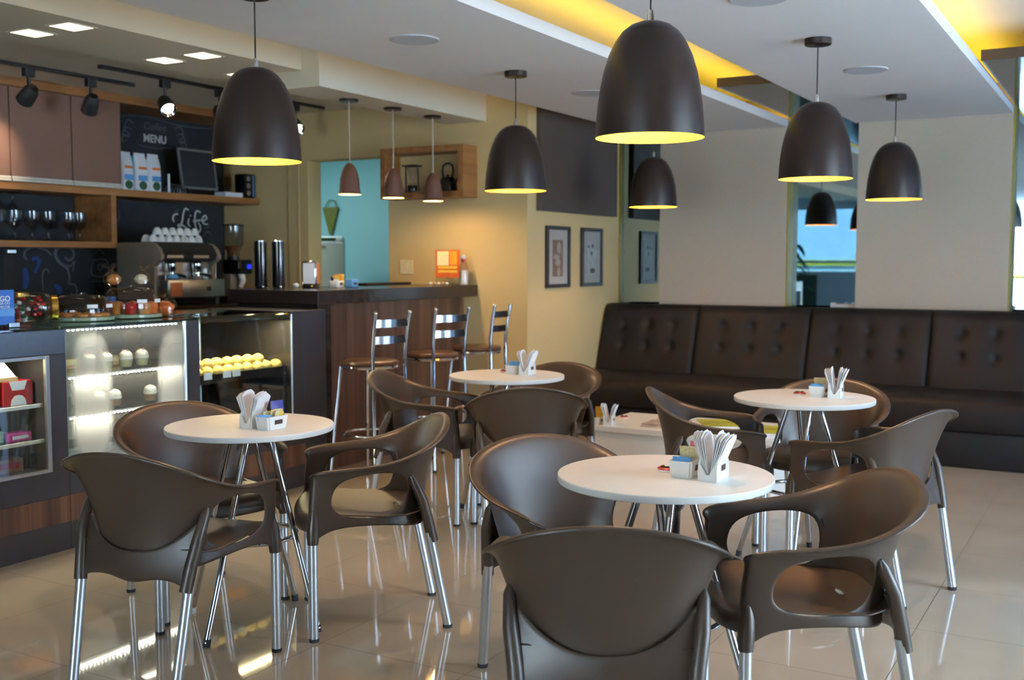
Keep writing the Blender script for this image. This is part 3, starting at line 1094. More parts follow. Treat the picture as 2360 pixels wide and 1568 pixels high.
def mat_pale_arches():
    """case glass with two pale translucent arched patches mixed in"""
    m = mat_glass('pale arched case glass', (0.96, 0.98, 0.97), 0.02)
    nt = m.node_tree
    N, L = nt.nodes, nt.links
    base = [n for n in N if n.type == 'MIX_SHADER'][0]
    out = N['Material Output']
    t = N.new('ShaderNodeTexCoord')
    sp = N.new('ShaderNodeSeparateXYZ')
    L.new(t.outputs['Object'], sp.inputs[0])
    ns = N.new('ShaderNodeTexNoise')
    ns.inputs['Scale'].default_value = 7
    L.new(t.outputs['Object'], ns.inputs['Vector'])

    def mth(op, a, b=None, clamp=False):
        n = N.new('ShaderNodeMath')
        n.operation = op
        n.use_clamp = clamp
        for k, v in enumerate((a, b)):
            if v is None:
                continue
            if isinstance(v, (int, float)):
                n.inputs[k].default_value = v
            else:
                L.new(v, n.inputs[k])
        return n.outputs[0]
    tot = None
    for yc, zc, ry, rz in ((3.40, .66, .125, .34), (3.92, .68, .13, .30)):
        dy = mth('DIVIDE', mth('SUBTRACT', sp.outputs['Y'], yc), ry)
        dz = mth('DIVIDE', mth('SUBTRACT', sp.outputs['Z'], zc), rz)
        d = mth('ADD', mth('POWER', mth('ABSOLUTE', dy), 3), mth('POWER', mth('ABSOLUTE', dz), 3))
        k = mth('SUBTRACT', 1.0, d, True)
        k = mth('MULTIPLY', k, 1.5, True)
        tot = k if tot is None else mth('MAXIMUM', tot, k)
    k2 = mth('MULTIPLY', tot, mth('MULTIPLY_ADD', ns.outputs['Fac'], .06))
    k2 = mth('ADD', mth('MULTIPLY', k2, .55), .04)
    df = N.new('ShaderNodeBsdfDiffuse')
    df.inputs[0].default_value = (.86, .86, .80, 1)
    tl = N.new('ShaderNodeBsdfTranslucent')
    tl.inputs[0].default_value = (.92, .92, .86, 1)
    m1 = N.new('ShaderNodeMixShader')
    m1.inputs[0].default_value = .6
    L.new(df.outputs[0], m1.inputs[1])
    L.new(tl.outputs[0], m1.inputs[2])
    m2 = N.new('ShaderNodeMixShader')
    L.new(k2, m2.inputs[0])
    L.new(base.outputs[0], m2.inputs[1])
    L.new(m1.outputs[0], m2.inputs[2])
    L.new(m2.outputs[0], out.inputs[0])
    return m


MB().box(CX - .004, CX + .001, 3.266, 3.966, .374, 1.018).build('front_glass', mat_pale_arches(), ck)
MB().tube([(-4.78, 3.66, .374), (-4.78, 3.66, 1.01)], .008, 10).build('shelf_post', M['alu'], ck, smooth=True)
for z in (.785, .598):
    sh = MB().box(CB + .03, CX - .03, 3.274, 3.97, z, z + .007).build('shelf', M['glassgreen'], ck)
    MB().box(CX - .035, CX - .028, 3.274, 3.97, z - .003, z + .010).build('shelf_edge', M['alu'], sh)
    diode_strip(ck, CX - .0265, 3.29, 3.96, z + .001, 30)
diode_strip(ck, CX - .03, 3.29, 3.96, 1.008, 26)
for k in range(5):
    MB().box(CX - .05 - .055 * k, CX - .02 - .055 * k, 3.274, 3.97, .380 + .004 * k, .394 + .004 * k).build('air_grille_bar', M['alu'], ck)
for z in (1.0, .775, .59):
    area_light('cake_case_light', (CX - .05, 3.62, z), (0, math.radians(-14), 0), .012, .64, 0.9, (1, .93, .78))

# warm pastry case, right
wc = thing('pastry_case', 'dark glass pastry case with a tray of cheese puffs beside the bar', 'display case', (0, 0, 0))
base_parts(wc, 4.08, 4.90)
MB().box(CB, CX - .002, 4.90, 5.098, 0, 1.035, bev=.002).build('end_panel', M['case'], wc)
MB().box(CB, CX, 4.792, 4.90, .374, 1.035, bev=.002).build('side_post', M['case'], wc)
MB().box(CB, CB + .02, 4.08, 4.80, .374, 1.0).build('back_panel', M['darkgloss'], wc)
MB().box(CB + .02, CX - .02, 4.08, 4.80, .374, .40).build('floor_panel', M['steel'], wc)
MB().box(CX - .004, CX + .001, 4.082, 4.785, .374, 1.0).build('front_glass', M['glass'], wc)


def cap(i, j):
    a = PI / 2 * i / 8
    return (CX - .04 + .041 * math.cos(a) if i < 9 else CB, 4.082 + .705 * j, 1.0 + .032 * math.sin(a) if i < 9 else 1.032)


MB().grid(cap, 10, 2).build('curved_top_glass', M['glassgreen'], wc, smooth=True, solid=.004)
MB().tube([(CX + .002, 4.788, .374), (CX + .002, 4.788, 1.02)], .006, 12).build('corner_post', M['alu'], wc, smooth=True)
for y in (4.20, 4.58):
    MB().tube([(-4.74, y, .40), (-4.74, y, 1.0)], .010, 10).build('shelf_post', M['alu'], wc, smooth=True)
MB().box(CB + .03, CX - .03, 4.09, 4.78, .690, .706, bev=.002).build('shelf', M['steel'], wc)
MB().box(CX - .035, CX - .025, 4.09, 4.78, .672, .722, bev=.002).build('shelf_lip', M['darkgloss'], wc)
for y in (4.155, 4.295, 4.365):
    MB().box(CX - .024, CX - .021, y - .029, y + .029, .697, .733).build('price_card', M['paper'], wc)
area_light('pastry_case_light', (-4.30, 4.44, .985), (0, 0, 0), .02, .60, 5.0, (1, .80, .42))

# glass counter top over the two left cases
tag(MB().box(CB, CX + .015, 1.3, 4.078, 1.019, 1.030, bev=.002).build('counter_glass', M['glassgreen']), 'green edged glass sheet lying on top of the display cases', 'glass top')

# ------------------------------------------------------------------ back bar
cn = thing('back_counter', 'dark work counter under the chalkboard wall', 'counter', (0, 0, 0))
MB().box(-6.848, -5.90, 2.0, YW - .004, .955, 1.0, bev=.003).build('worktop', M['bartop'], cn)
MB().box(-6.848, -5.96, 2.0, YW - .004, 0, .955).build('carcass', M['darkgloss'], cn)
shf = thing('wall_shelf', 'long honey oak shelf over the coffee machine', 'shelf', (0, 0, 0))
MB().box(-6.848, -6.44, 3.0, YW - .004, 1.797, 1.848, bev=.002).build('board', M['oak'], shf)
sh2 = thing('shelf_box', 'oak shelf under the long shelf, holding the glass goblets', 'shelf', (0, 0, 0))
MB().box(-6.848, -6.445, 3.0, 5.45, 1.418, 1.462, bev=.002).build('board', M['oak'], sh2)
MB().box(-6.848, -6.445, 5.405, 5.45, 1.462, 1.796, bev=.002).build('side_board', M['oak'], sh2)
tag(MB().box(-6.848, -6.42, 3.0, YW - .004, 2.47, 2.529, bev=.002).build('cornice_board', M['oak']), 'honey oak board along the ceiling above the cabinets', 'cornice')
for (y0, y1, lab) in ((3.62, 4.597, 'mocha wall cabinet door brightly lit at the left edge'), (4.603, 5.077, 'mocha wall cabinet between the lit one and the chalkboard one'), (5.083, 5.50, 'mocha wall cabinet next to the chalkboard menu')):
    c = thing('wall_cabinet', lab, 'cabinet', (-6.44, (y0 + y1) / 2, 1.85), 0, 'mocha wall cabinets')
    h = (y1 - y0) / 2
    MB().box(-.40, -.022, -h, h, .035, .618).build('carcass', M['cab'], c)
    dd = MB().box(-.02, 0, -h + .001, h - .001, .035, .618, bev=.002).build('door', M['cab'], c)
    MB().box(-.012, .014, -h + .001, h - .001, .0, .016, bev=.003).box(-.012, .008, -h + .001, h - .001, .018, .034, bev=.003).build('handle_rail', M['rail'], dd)

# ------------------------------------------------------------------ bar stools
def stool_parts(t):
    Z = .742
    MB().lathe([(0, Z - .035), (.150, Z - .035), (.164, Z - .030), (.170, Z - .018), (.166, Z - .006), (.150, Z), (.08, Z + .004), (0, Z + .005)], n=48).build('seat', M['stoolseat'], t, smooth=True)
    MB().lathe([(.145, Z - .05), (.166, Z - .048), (.170, Z - .040), (.166, Z - .032), (.145, Z - .032)], n=48).build('seat_ring', M['chrome'], t, smooth=True)
    for k, (c, s) in enumerate(((1, 1), (1, -1), (-1, 1), (-1, -1))):
        if c > 0:
            # rear legs run on up as back posts
            pts = [(.19, s * .155, .01), (.172, s * .142, .35), (.158, s * .132, .68), (.158, s * .134, .80), (.175, s * .138, .93), (.192, s * .142, 1.018)]
            lg = MB().tube(pts, .0115, 12).build('leg', M['chrome'], t, smooth=True)
            MB().blob((.193, s * .142, 1.024), .014, .014, .012, 2).build('ball_cap', M['chrome'], lg, smooth=True)
        else:
            lg = MB().tube([(-.19, s * .155, .01), (-.165, s * .135, .35), (-.135, s * .11, Z - .04)], .0105, 12).build('leg', M['chrome'], t, smooth=True)
        MB().tube([(c * .19, s * .155, 0), (c * .1895, s * .1545, .016)], .0125, 12).build('foot_cap', M['rubber'], lg, smooth=True)
    R = .20
    MB().tube([(.16 * math.cos(2 * PI * k / 40), .16 * math.sin(2 * PI * k / 40), .30) for k in range(40)], .008, 10, closed=True).build('foot_ring', M['chrome'], t, smooth=True)
    for z, x in ((.965, .182), (.868, .166)):
        MB().grid(lambda i, j: (x + .030 * (1 - (i / 8 - 1) ** 2) + .001, .138 * (i / 8 - 1), z + (.022 if j else -.022)), 17, 2).build('back_slat', M['slat'], t, smooth=True, solid=.004, sharp=60)


s0 = thing('bar_stool', 'x', 'stool', (0, 0, 0), 0, 'chrome bar stools')
stool_parts(s0)
for i, (x, y, a, lab) in enumerate(((-3.93, 5.15, -8, 'chrome bar stool with brown seat nearest the glass cases'), (-3.91, 5.78, -14, 'middle chrome bar stool with brown seat'), (-3.93, 6.36, 8, 'chrome bar stool nearest the picture wall'))):
    if i == 0:
        s0.location, s0.rotation_euler = (x, y, 0), (0, 0, math.radians(a))
        s0['label'] = lab
    else:
        dup(s0, (x, y, 0), math.radians(a), lab)

# ------------------------------------------------------------------ picture wall
pl = thing('panel_board', 'charcoal brown panel board high on the picture wall above the framed prints', 'panel', (XP, 7.745, 2.05))
MB().box(.002, .045, -.675, .675, -.355, .50, bev=.003).build('board', M['darkpanel'], pl)
for i, (yc, lab) in enumerate(((7.40, 'framed print with a brown picture, nearer the bar'), (7.995, 'framed print with pale grey sketches, nearer the mirror'))):
    f = thing('framed_print', lab, 'picture', (XP, yc, 1.355), 0, 'framed prints under the dark panel')
    g = MB()
    for a in ((-.193, -.165, -.235, .235), (.165, .193, -.235, .235), (-.165, .165, -.235, -.207), (-.165, .165, .207, .235)):
        g.box(.002, .026, a[0], a[1], a[2], a[3], bev=.002)
    g.build('frame', M['blackm'], f)
    MB().box(.004, .010, -.165, .165, -.207, .207).build('mount', M['mount'], f)
    art = MB().box(.010, .0112, -.085, .085, -.15, .13).build('print', mat('sepia print', rgb(142, 112, 94), .7, noise=.25, scale=16) if i == 0 else mat('pale pencil print', rgb(206, 204, 192), .7, noise=.12, scale=18), f)
    sh = MB()
    if i == 0:
        for (y, z, ry, rz) in ((.02, .07, .035, .045), (-.02, 0, .05, .022), (.005, -.04, .045, .03), (.015, -.115, .028, .034)):
            sh.lathe([(0, .0005), (1, 0)], n=20)
            for v in sh.bm.verts[-21:]:
                v.co = Vector((.0113 + v.co.z, y + v.co.x * ry, z + v.co.y * rz))
        sh.build('motif', mat('pale sepia motif', rgb(192, 170, 150), .7), f)
    else:
        for (y, z, ry, rz) in ((-.055, .085, .016, .014), (.02, .09, .02, .018), (.0, .03, .018, .018), (.02, -.11, .05, .022)):
            sh.lathe([(0, .0005), (1, 0)], n=20)
            for v in sh.bm.verts[-21:]:
                v.co = Vector((.0113 + v.co.z, y + v.co.x * ry, z + v.co.y * rz))
        sh.build('motif', mat('grey pencil motif', rgb(110, 100, 86), .7), f)
    MB().box(.014, .016, -.165, .165, -.207, .207).build('pane', M['winglass'], f)

# oak display box on the bar's end wall
bx = thing('box_shelf', 'oak box shelf holding a glass jug and a kettle', 'shelf', (-4.645, YW, 1.985))
g = MB()
for a in ((-.385, .365, -.19, -.145), (-.385, .365, .145, .19), (-.385, -.335, -.145, .145), (.315, .365, -.145, .145)):
    g.box(a[0], a[1], -.20, -.002, a[2], a[3], bev=.002)
g.build('box_frame', M['oak'], bx)
MB().box(-.335, .315, -.006, -.002, -.145, .145).build('back_board', M['wall'], bx)
jg = thing('glass_brewer', 'black framed glass coffee brewer in the oak box shelf', 'coffee brewer', (-4.80, YW - .10, 1.841))
MB().lathe([(.055, .0), (.06, .004), (.06, .012), (0, .012)], n=24).build('foot_plate', M['blackm'], jg, smooth=True, sharp=30)
MB().tube([(-.06, 0, .0), (-.06, 0, .20)], .006, 10).build('upright', M['blackm'], jg, smooth=True)
MB().tube([(.058, .0, .0), (.05, 0, .19)], .005, 10).build('upright', M['blackm'], jg, smooth=True)
MB().box(-.068, .055, -.05, .05, .198, .208, bev=.003).build('top_plate', M['blackm'], jg)
MB().lathe([(.042, .195), (.030, .13), (.014, .09), (.014, .085), (.034, .06), (.038, .03), (.03, .014)], n=24).build('glass_cone', M['wineglass'], jg, smooth=True)
MB().lathe([(0, .013), (.036, .013), (.038, .03), (.035, .055), (0, .055)], n=24).build('coffee', M['black_plastic'], jg, smooth=True)
kt = thing('kettle', 'black stovetop kettle in the oak box shelf', 'kettle', (-4.48, YW - .10, 1.841))
MB().lathe([(0, 0), (.066, 0), (.070, .008), (.058, .08), (.044, .105), (0, .112)], n=32).build('body', M['blackm'], kt, smooth=True)
MB().blob((0, 0, .118), .012, .012, .01, 2).build('lid_knob', M['blackm'], kt, smooth=True)
MB().tube([(-.035, 0, .10), (-.048, 0, .15), (-.042, 0, .19), (-.018, 0, .208), (.018, 0, .208), (.042, 0, .19), (.048, 0, .15), (.035, 0, .10)], .008, 10).build('handle', M['blackm'], kt, smooth=True)
MB().tube([(.05, 0, .06), (.085, 0, .085), (.10, 0, .11)], [.014, .010, .008], 10).build('spout', M['blackm'], kt, smooth=True)
sw = thing('switch_plate', 'cream light switch plate on the wall behind the bar', 'light switch', (-4.93, YW, 1.285))
MB().box(-.062, .062, -.010, -.001, -.062, .045, bev=.003).build('plate', M['switch'], sw)
MB().box(-.018, .018, -.014, -.010, -.03, .025, bev=.002).build('rocker', M['switch'], sw)

# ------------------------------------------------------------------ things on the tables
def holder_parts(t):
    """white ceramic napkin stand: two arched plates along Y on a base, open at both ends"""
    arch = [(-.05, 0), (.05, 0), (.05, .03), (.047, .046), (.038, .060), (.022, .068), (0, .071), (-.022, .068), (-.038, .060), (-.047, .046), (-.05, .03)]
    g = MB()
    g.prism(arch, -.0275, -.0215, 'x', bev=.0015)
    g.prism(arch, .0215, .0275, 'x', bev=.0015)
    # end blocks cut to a V
    g.box(-.0215, .0215, -.05, .05, 0, .016)
    for s in (-1, 1):
        g.prism([(-.0215, .016), (-.0215, .046), (-.004, .018), (.004, .018), (.0215, .046), (.0215, .016)], s * .05, s * .044, 'y')
    g.build('stand', M['ceramic'], t, smooth=True, sharp=35)
    MB().box(.0275, .0283, -.017, .017, .026, .042).build('label_plate', M['brownlabel'], t)


def napkins(t0, rot, lab, grp, n=6, h=.114, spread=(10, 34)):
    first = None
    for s in (-1, 1):
        for k in range(n):
            a = math.radians(spread[0] + (spread[1] - spread[0]) * k / max(1, n - 1)) * s + random.uniform(-.02, .02)
            hh = h * (1 + random.uniform(-.05, .03))
            wd = .036
            x0 = s * (.003 + .0011 * k)
            g = MB().prism([(-wd, 0), (wd, 0), (wd, hh * .90), (wd * .55, hh), (-wd * .2, hh * .985), (-wd, hh * .87)], -.0007, .0007, 'x')
            g.xform(Matrix.Translation((x0, random.uniform(-.004, .004), .0175)) @ Matrix.Rotation(a, 4, 'Y'))
            o = g.build('paper_napkin', M['paper'], None)
            m = Matrix.Translation(t0) @ Matrix.Rotation(rot, 4, 'Z')
            o.matrix_world = m
            tag(o, lab, 'napkin', grp)


def caddy_parts(t, wx=.034, wy=.052, h=.046):
    g = MB()
    th = .004

    def ring(i, j):
        x = [-1, 1, 1, -1, -1][i]
        y = [-1, -1, 1, 1, -1][i]
        k, z, o = ((.86, 0, 0), (.90, .004, 0), (1, h - .003, 0), (1, h, -.001), (1, h, -th), (.9, .008, -th))[j]
        return (x * (wx * k + o), y * (wy * k + o), z)
    g.grid(ring, 5, 6)
    bmesh.ops.remove_doubles(g.bm, verts=g.bm.verts, dist=.0001)
    bmesh.ops.bevel(g.bm, geom=[e for e in g.bm.edges if abs(e.verts[0].co.z - e.verts[1].co.z) > .003], offset=.006, segments=3, affect='EDGES')
    bmesh.ops.holes_fill(g.bm, edges=[e for e in g.bm.edges if len(e.link_faces) == 1], sides=40)
    g.build('dish', M['ceramic'], t, smooth=True, sharp=35)
    MB().box(wx * .955, wx * .955 + .002, -.019, .019, .018, .033).build('label_plate', M['brownlabel'], t)


def sachet(name, lab, grp, m, loc, rot, w=.022, h=.05, band=None):
    g = MB()
    g.grid(lambda i, j: ((i / 6 - .5) * 2 * w, .0035 * math.sin(PI * i / 6) * math.sin(PI * j / 6) ** .6, j / 6 * h), 7, 7)
    g.grid(lambda i, j: ((i / 6 - .5) * 2 * w, -.0035 * math.sin(PI * i / 6) * math.sin(PI * j / 6) ** .6, j / 6 * h), 7, 7)
    bmesh.ops.remove_doubles(g.bm, verts=g.bm.verts, dist=.0002)
    o = tag(g.build(name, m, None, smooth=True), lab, 'sachet', grp)
    if band:
        MB().grid(lambda i, j: ((i / 4 - .5) * 1.5 * w, -.0042, h * (.42 + .22 * j)), 5, 2).build('printed_band', band, o)
    o.location = loc
    o.rotation_euler = rot
    return o


def fill_caddy(c, where, grp, kinds):
    x, y, z = c
    for k, (m, nm, dx, dy, dz, rz, tilt, w, h, band) in enumerate(kinds):
        words = {'beige': 'patterned beige sugar sachet', 'blue': 'light blue sweetener sachet', 'yellow': 'yellow sachet', 'navy': 'shiny navy blue and red sachet', 'red': 'red sachet', 'purple': 'purple sachet', 'orange': 'orange sachet', 'teal_bag': 'teal sachet'}
        sachet('sugar_sachet', words[m] + ' ' + where[k] if isinstance(where, list) else words[m] + ' in the dish ' + where, grp, M[m], (x + dx, y + dy, z + dz), (tilt, 0, rz), w, h, band and M[band])


STD = [('beige', '', -.006, .030, .012, .25, .20, .023, .068, 'paper'), ('beige', '', .008, .012, .012, .6, .30, .023, .064, 'paper'), ('beige', '', .012, .028, .012, .9, .15, .022, .062, 'paper'),
       ('blue', '', -.006, -.018, .012, .15, .25, .024, .045, None), ('blue', '', -.002, -.028, .012, .2, .3, .024, .043, None)]
hold0 = thing('napkin_holder', 'x', 'napkin holder', (0, 0, 0), 0, 'white ceramic napkin holders')
holder_parts(hold0)
cad0 = thing('sachet_dish', 'x', 'sachet dish', (0, 0, 0), 0, 'white ceramic sachet dishes')
caddy_parts(cad0)
btn0 = thing('call_button', 'x', 'call button', (0, 0, 0), 0, 'red call buttons')
MB().lathe([(0, 0), (.024, 0), (.027, .003), (.0275, .006), (0, .006)], n=36).build('base', M['ceramic'], btn0, smooth=True, sharp=40)
MB().lathe([(.0275, .006), (.027, .009), (.021, .0125), (0, .0125)], n=36).build('ring', M['red'], btn0, smooth=True, sharp=40)
MB().lathe([(.0185, .0125), (.0175, .0145), (.009, .0152), (0, .0152)], n=36).build('cap', M['black_plastic'], btn0, smooth=True)
MB().lathe([(.008, .0152), (.0075, .0162), (0, .0165)], n=24).build('key', M['paper'], btn0, smooth=True)
PLACES = [('nearest', TZ, (-.980, 2.812, 0), (-1.062, 2.822, 0), (-1.130, 2.850), 'on the nearest table'),
          ('left', TZ, (-2.722, 2.885, .12), (-2.640, 2.885, 0), None, 'on the table by the glass counter'),
          ('sofa', TZ, (-1.115, 4.775, .1), (-1.190, 4.785, 0), (-1.275, 4.785), 'on the table before the sofa'),
          ('far', TZ, (-2.735, 4.925, .1), (-2.815, 4.935, 0), (-2.893, 4.965), 'on the farthest table'),
          ('low', .35, (-2.690, 5.850, .2), (-2.770, 5.850, 0), (-2.735, 6.17), 'on the low white table')]
for i, (nm, z, h, c, b, lab) in enumerate(PLACES):
    if i == 0:
        hold0.location, cad0.location, btn0.location = (h[0], h[1], z), (c[0], c[1], z), (b[0], b[1], z)
        hold0['label'], cad0['label'], btn0['label'] = 'white napkin holder full of upright napkins ' + lab, 'white dish of sachets with blue one in front ' + lab, 'red round call button ' + lab
    else:
        dup(hold0, (h[0], h[1], z), h[2], 'white napkin holder ' + lab)
        dup(cad0, (c[0], c[1], z), c[2], 'white sachet dish ' + lab)
        if b:
            dup(btn0, (b[0], b[1], z), 0, 'red round call button ' + lab)
    napkins((h[0], h[1], z), h[2], 'folded white napkin fanned out in the holder ' + lab, 'napkins ' + lab, n=8 if i == 0 else 6, spread=(8, 22) if i in (0, 2) else (13, 22))
    kinds = list(STD)
    if nm == 'nearest':
        kinds.append(('red', '', .018, .044, .012, .3, .0, .022, .078, 'navy'))
    if nm == 'left':
        kinds = [('beige', '', -.012, -.005, .012, 1.2, .2, .022, .052, 'paper'), ('beige', '', .0, .008, .012, 1.45, .3, .023, .060, 'paper'), ('beige', '', .012, .012, .012, 1.7, .25, .022, .056, 'paper'),
                 ('yellow', '', .016, .022, .012, 1.3, .2, .014, .048, None), ('blue', '', -.010, -.030, .012, .9, .3, .022, .042, None), ('navy', '', -.004, .044, .012, 1.3, -.2, .026, .082, 'red')]
    if nm == 'far':
        kinds = [('blue', '', 0, -.01, .012, .3, .2, .024, .056, None), ('blue', '', .004, .01, .012, .5, .2, .022, .054, None), ('beige', '', .006, .028, .012, .2, .1, .022, .055, 'paper')]
    if nm == 'low':
        kinds = [('yellow', '', .010, .012, .012, .2, .1, .022, .095, None), ('purple', '', -.012, .020, .012, .2, .1, .026, .078, None), ('orange', '', 0, .036, .012, .4, .1, .02, .08, None)]
    fill_caddy((c[0], c[1], z), lab, 'sachets ' + lab, kinds)

# magazines on the low table
for k, (x, y, rz, m, lab) in enumerate(((-2.42, 6.02, .12, 'mag', 'magazine lying lowest in the pile on the low white table'), (-2.40, 6.04, -.1, 'mag', 'magazine in the middle of the pile on the low white table'), (-2.37, 6.06, .3, 'mag', 'magazine on top of the pile on the low white table'))):
    g = tag(MB().box(-.10, .10, -.135, .135, 0, .007, bev=.001).build('magazine', M['mag'], None), lab, 'magazine', 'magazine pile')
    g.location, g.rotation_euler = (x, y, .351 + .0075 * k), (0, 0, rz)
for k, (x, y, rz) in enumerate(((-2.08, 6.05, .5), (-1.80, 5.95, .1))):
    g = thing('magazine', ('green and yellow magazine fanned open behind the side view armchair', 'white edged magazine block with green cover at the end of the low table')[k], 'magazine', (x, y, .351), rz)
    MB().box(-.11, .11, -.14, .14, 0, .030, bev=.001).build('pages', M['paper'], g)
    MB().box(-.11, .11, -.14, .14, .030, .032).build('cover', M['mag2'], g)

# ------------------------------------------------------------------ on the glass counter
CT = 1.031
sg = thing('counter_sign', 'blue printed consumer code sign in a clear stand at the left edge of the counter', 'sign', (-4.33, 2.985, CT))
MB().box(-.012, .012, -.12, .13, 0, .012, bev=.002).build('stand_foot', M['acrylic'], sg)
MB().box(-.003, 0, -.12, .115, .006, .34).build('acrylic_sheet', M['acrylic'], sg)
cardm = MB().box(.0005, .002, -.12, .100, .015, .168).build('printed_card', M['signblue'], sg)
MB().box(.0022, .0026, -.12, .100, .052, .085).build('pale_band', M['skyblue'], sg)
text('CÓDIGO', .034, M['paper'], sg, (.0028, .012, .128), FACE_PX, bold=.0006)
text('DE DEFESA DO\nCONSUMIDOR', .017, M['paper'], sg, (.0028, .022, .100), FACE_PX)
MB().box(-.006, .006, .075, .118, .33, .345, bev=.002).build('clip', M['alu'], sg)
MB().box(-.01, .014, .065, .118, .0, .022, bev=.003).build('clip', M['alu'], sg)
# candy jar lying on its side
jr = thing('candy_jar', 'glass jar of red and green sweets lying on its side, gold lid', 'jar', (-4.42, 3.235, CT))
R = Matrix.Translation((0, 0, .078)) @ Matrix.Rotation(math.radians(150), 4, 'Z') @ Matrix.Rotation(PI / 2, 4, 'X')
MB().lathe([(0, -.10), (.055, -.10), (.068, -.092), (.074, -.07), (.074, .05), (.066, .075), (.056, .085)], n=36).xform(R).build('glass_body', M['plastic_dome'], jr, smooth=True, sharp=50)
MB().lathe([(.058, .084), (.060, .086), (.060, .112), (.055, .115), (0, .115)], n=36).xform(R).build('lid', M['gold'], jr, smooth=True, sharp=40)
random.seed(3)
for k in range(34):
    a, rr, zz = random.uniform(0, 2 * PI), .058 * math.sqrt(random.random()), random.uniform(-.085, .06)
    p = R @ Vector((rr * math.cos(a), rr * math.sin(a), zz))
    p.z = max(p.z, .022)
    c = ('red', 'green', 'paper', 'red')[k % 4]
    o = tag(MB().blob((0, 0, 0), .013, .013, .011, 1, .1).build('wrapped_sweet', M[c], None, smooth=True), {'red': 'red wrapped sweet in the tipped jar', 'green': 'green wrapped sweet in the tipped jar', 'paper': 'white wrapped sweet in the tipped jar'}[c], 'sweet', 'sweets in the tipped jar')
    o.location = Vector((-4.42, 3.235, CT)) + p
# second jar behind it
j2 = thing('candy_jar', 'second sweet jar standing behind the tipped jar, gold rim', 'jar', (-4.62, 3.30, CT))
MB().lathe([(0, .002), (.06, .002), (.068, .01), (.07, .03), (.07, .10), (.06, .125)], n=32).build('glass_body', M['plastic_dome'], j2, smooth=True, sharp=50)
MB().lathe([(.062, .124), (.062, .144), (.056, .148), (0, .148)], n=32).build('lid', M['gold'], j2, smooth=True, sharp=40)
MB().lathe([(0, .004), (.062, .006), (.064, .06), (.05, .075), (0, .08)], n=28).build('sweets', M['red'], j2, smooth=True)['kind'] = 'stuff'


def cake_stand(x, y, lab, lab2, r, h, what):
    t = thing('cake_plate', lab, 'plate', (x, y, CT), 0, 'glass cake plates')
    MB().lathe([(0, 0), (r * .9, 0), (r, .004), (r, .018), (r * .97, .020), (0, .020)], n=48).build('plate', M['plateglass'], t, smooth=True, sharp=30)
    d = thing('cake_dome', lab2, 'dome', (x, y, CT + .0205), 0, 'clear cake domes')
    MB().lathe([(r * .93, 0), (r * .94, .003), (r * .90, h * .55), (r * .80, h * .85), (r * .62, h), (0, h * 1.02)], n=48).build('cover', M['plastic_dome'], d, smooth=True)
    MB().box(-.02, .02, -.02, .02, h * 1.02, h * 1.02 + .012, bev=.004).build('knob', M['acrylic'], d)
    for s in (-1, 1):
        MB().box(-.001, .001, -.026, .026, -.008, .010).xform(Matrix.Translation((r * .90, s * .05, h * .5)) @ Matrix.Rotation(s * .3, 4, 'Z')).build('price_label', M['paper'], d)
    return CT + .021


z = cake_stand(-4.55, 3.62, 'green glass plate under the flat cake dome', 'low clear dome over biscuits next to the sweet jar', .155, .105, 0)
for k in range(12):
    a = 2 * PI * k / 9
    rr = .10 if k < 9 else .04
    o = tag(MB().lathe([(0, 0), (.03, 0), (.033, .006), (.03, .014), (0, .018)], n=20).build('biscuit', M['cookie'], None, smooth=True), 'golden biscuit under the low dome', 'biscuit', 'biscuits under the low dome')
    o.location = (-4.55 + rr * math.cos(a), 3.62 + rr * math.sin(a), z)
z = cake_stand(-4.56, 3.935, 'green glass plate under the taller cake dome', 'taller clear dome over pastries with knotted bags on top', .155, .135, 1)
for k in range(11):
    a = 2 * PI * k / 8
    rr = .10 if k < 8 else .045
    c = ('cookie', 'orange', 'cookie', 'red')[k % 4]
    o = tag(MB().lathe([(0, 0), (.026, 0), (.034, .03), (.036, .038), (.028, .055), (0, .064)], n=20).build('muffin', M[c], None, smooth=True), {'cookie': 'golden muffin under the taller dome', 'orange': 'orange topped muffin under the taller dome', 'red': 'muffin in red paper under the taller dome'}[c], 'muffin', 'muffins under the taller dome')
    o.location = (-4.56 + rr * math.cos(a), 3.935 + rr * math.sin(a), z)


def tied_bag(x, y, zz, m, lab, r, h, lean=0.0, grp=None):
    t = thing('tied_bag', lab, 'bag', (x, y, zz), 0, grp)
    random.seed(int(1000 * abs(y)))

    def f(i, j):
        a = 2 * PI * i / 20
        z_, k = ((0, .7), (.06, 1), (.3, 1.04), (.5, .9), (.64, .55), (.72, .14), (.80, .30), (1.0, .75))[j]
        w_ = 1 + .14 * math.sin(5 * a + j) * (1 if j > 2 else .4) + (.12 * math.sin(9 * a) if j > 5 else 0)
        return (r * k * w_ * math.cos(a), r * k * w_ * math.sin(a) + lean * z_, h * z_ + (.012 * math.sin(4 * a) if j == 7 else 0))
    MB().grid(f, 21, 8).build('bag', M['plastic_dome'], t, smooth=True)
    MB().blob((0, 0, h * .28), r * .84, r * .84, h * .26, 3, .08).build('contents', m, t, smooth=True)
    MB().tube([(r * .17 * math.cos(2 * PI * k / 14), lean * .72 + r * .17 * math.sin(2 * PI * k / 14), h * .72) for k in range(14)], .0025, 6, closed=True).build('tie', M['gold'], t, smooth=True)


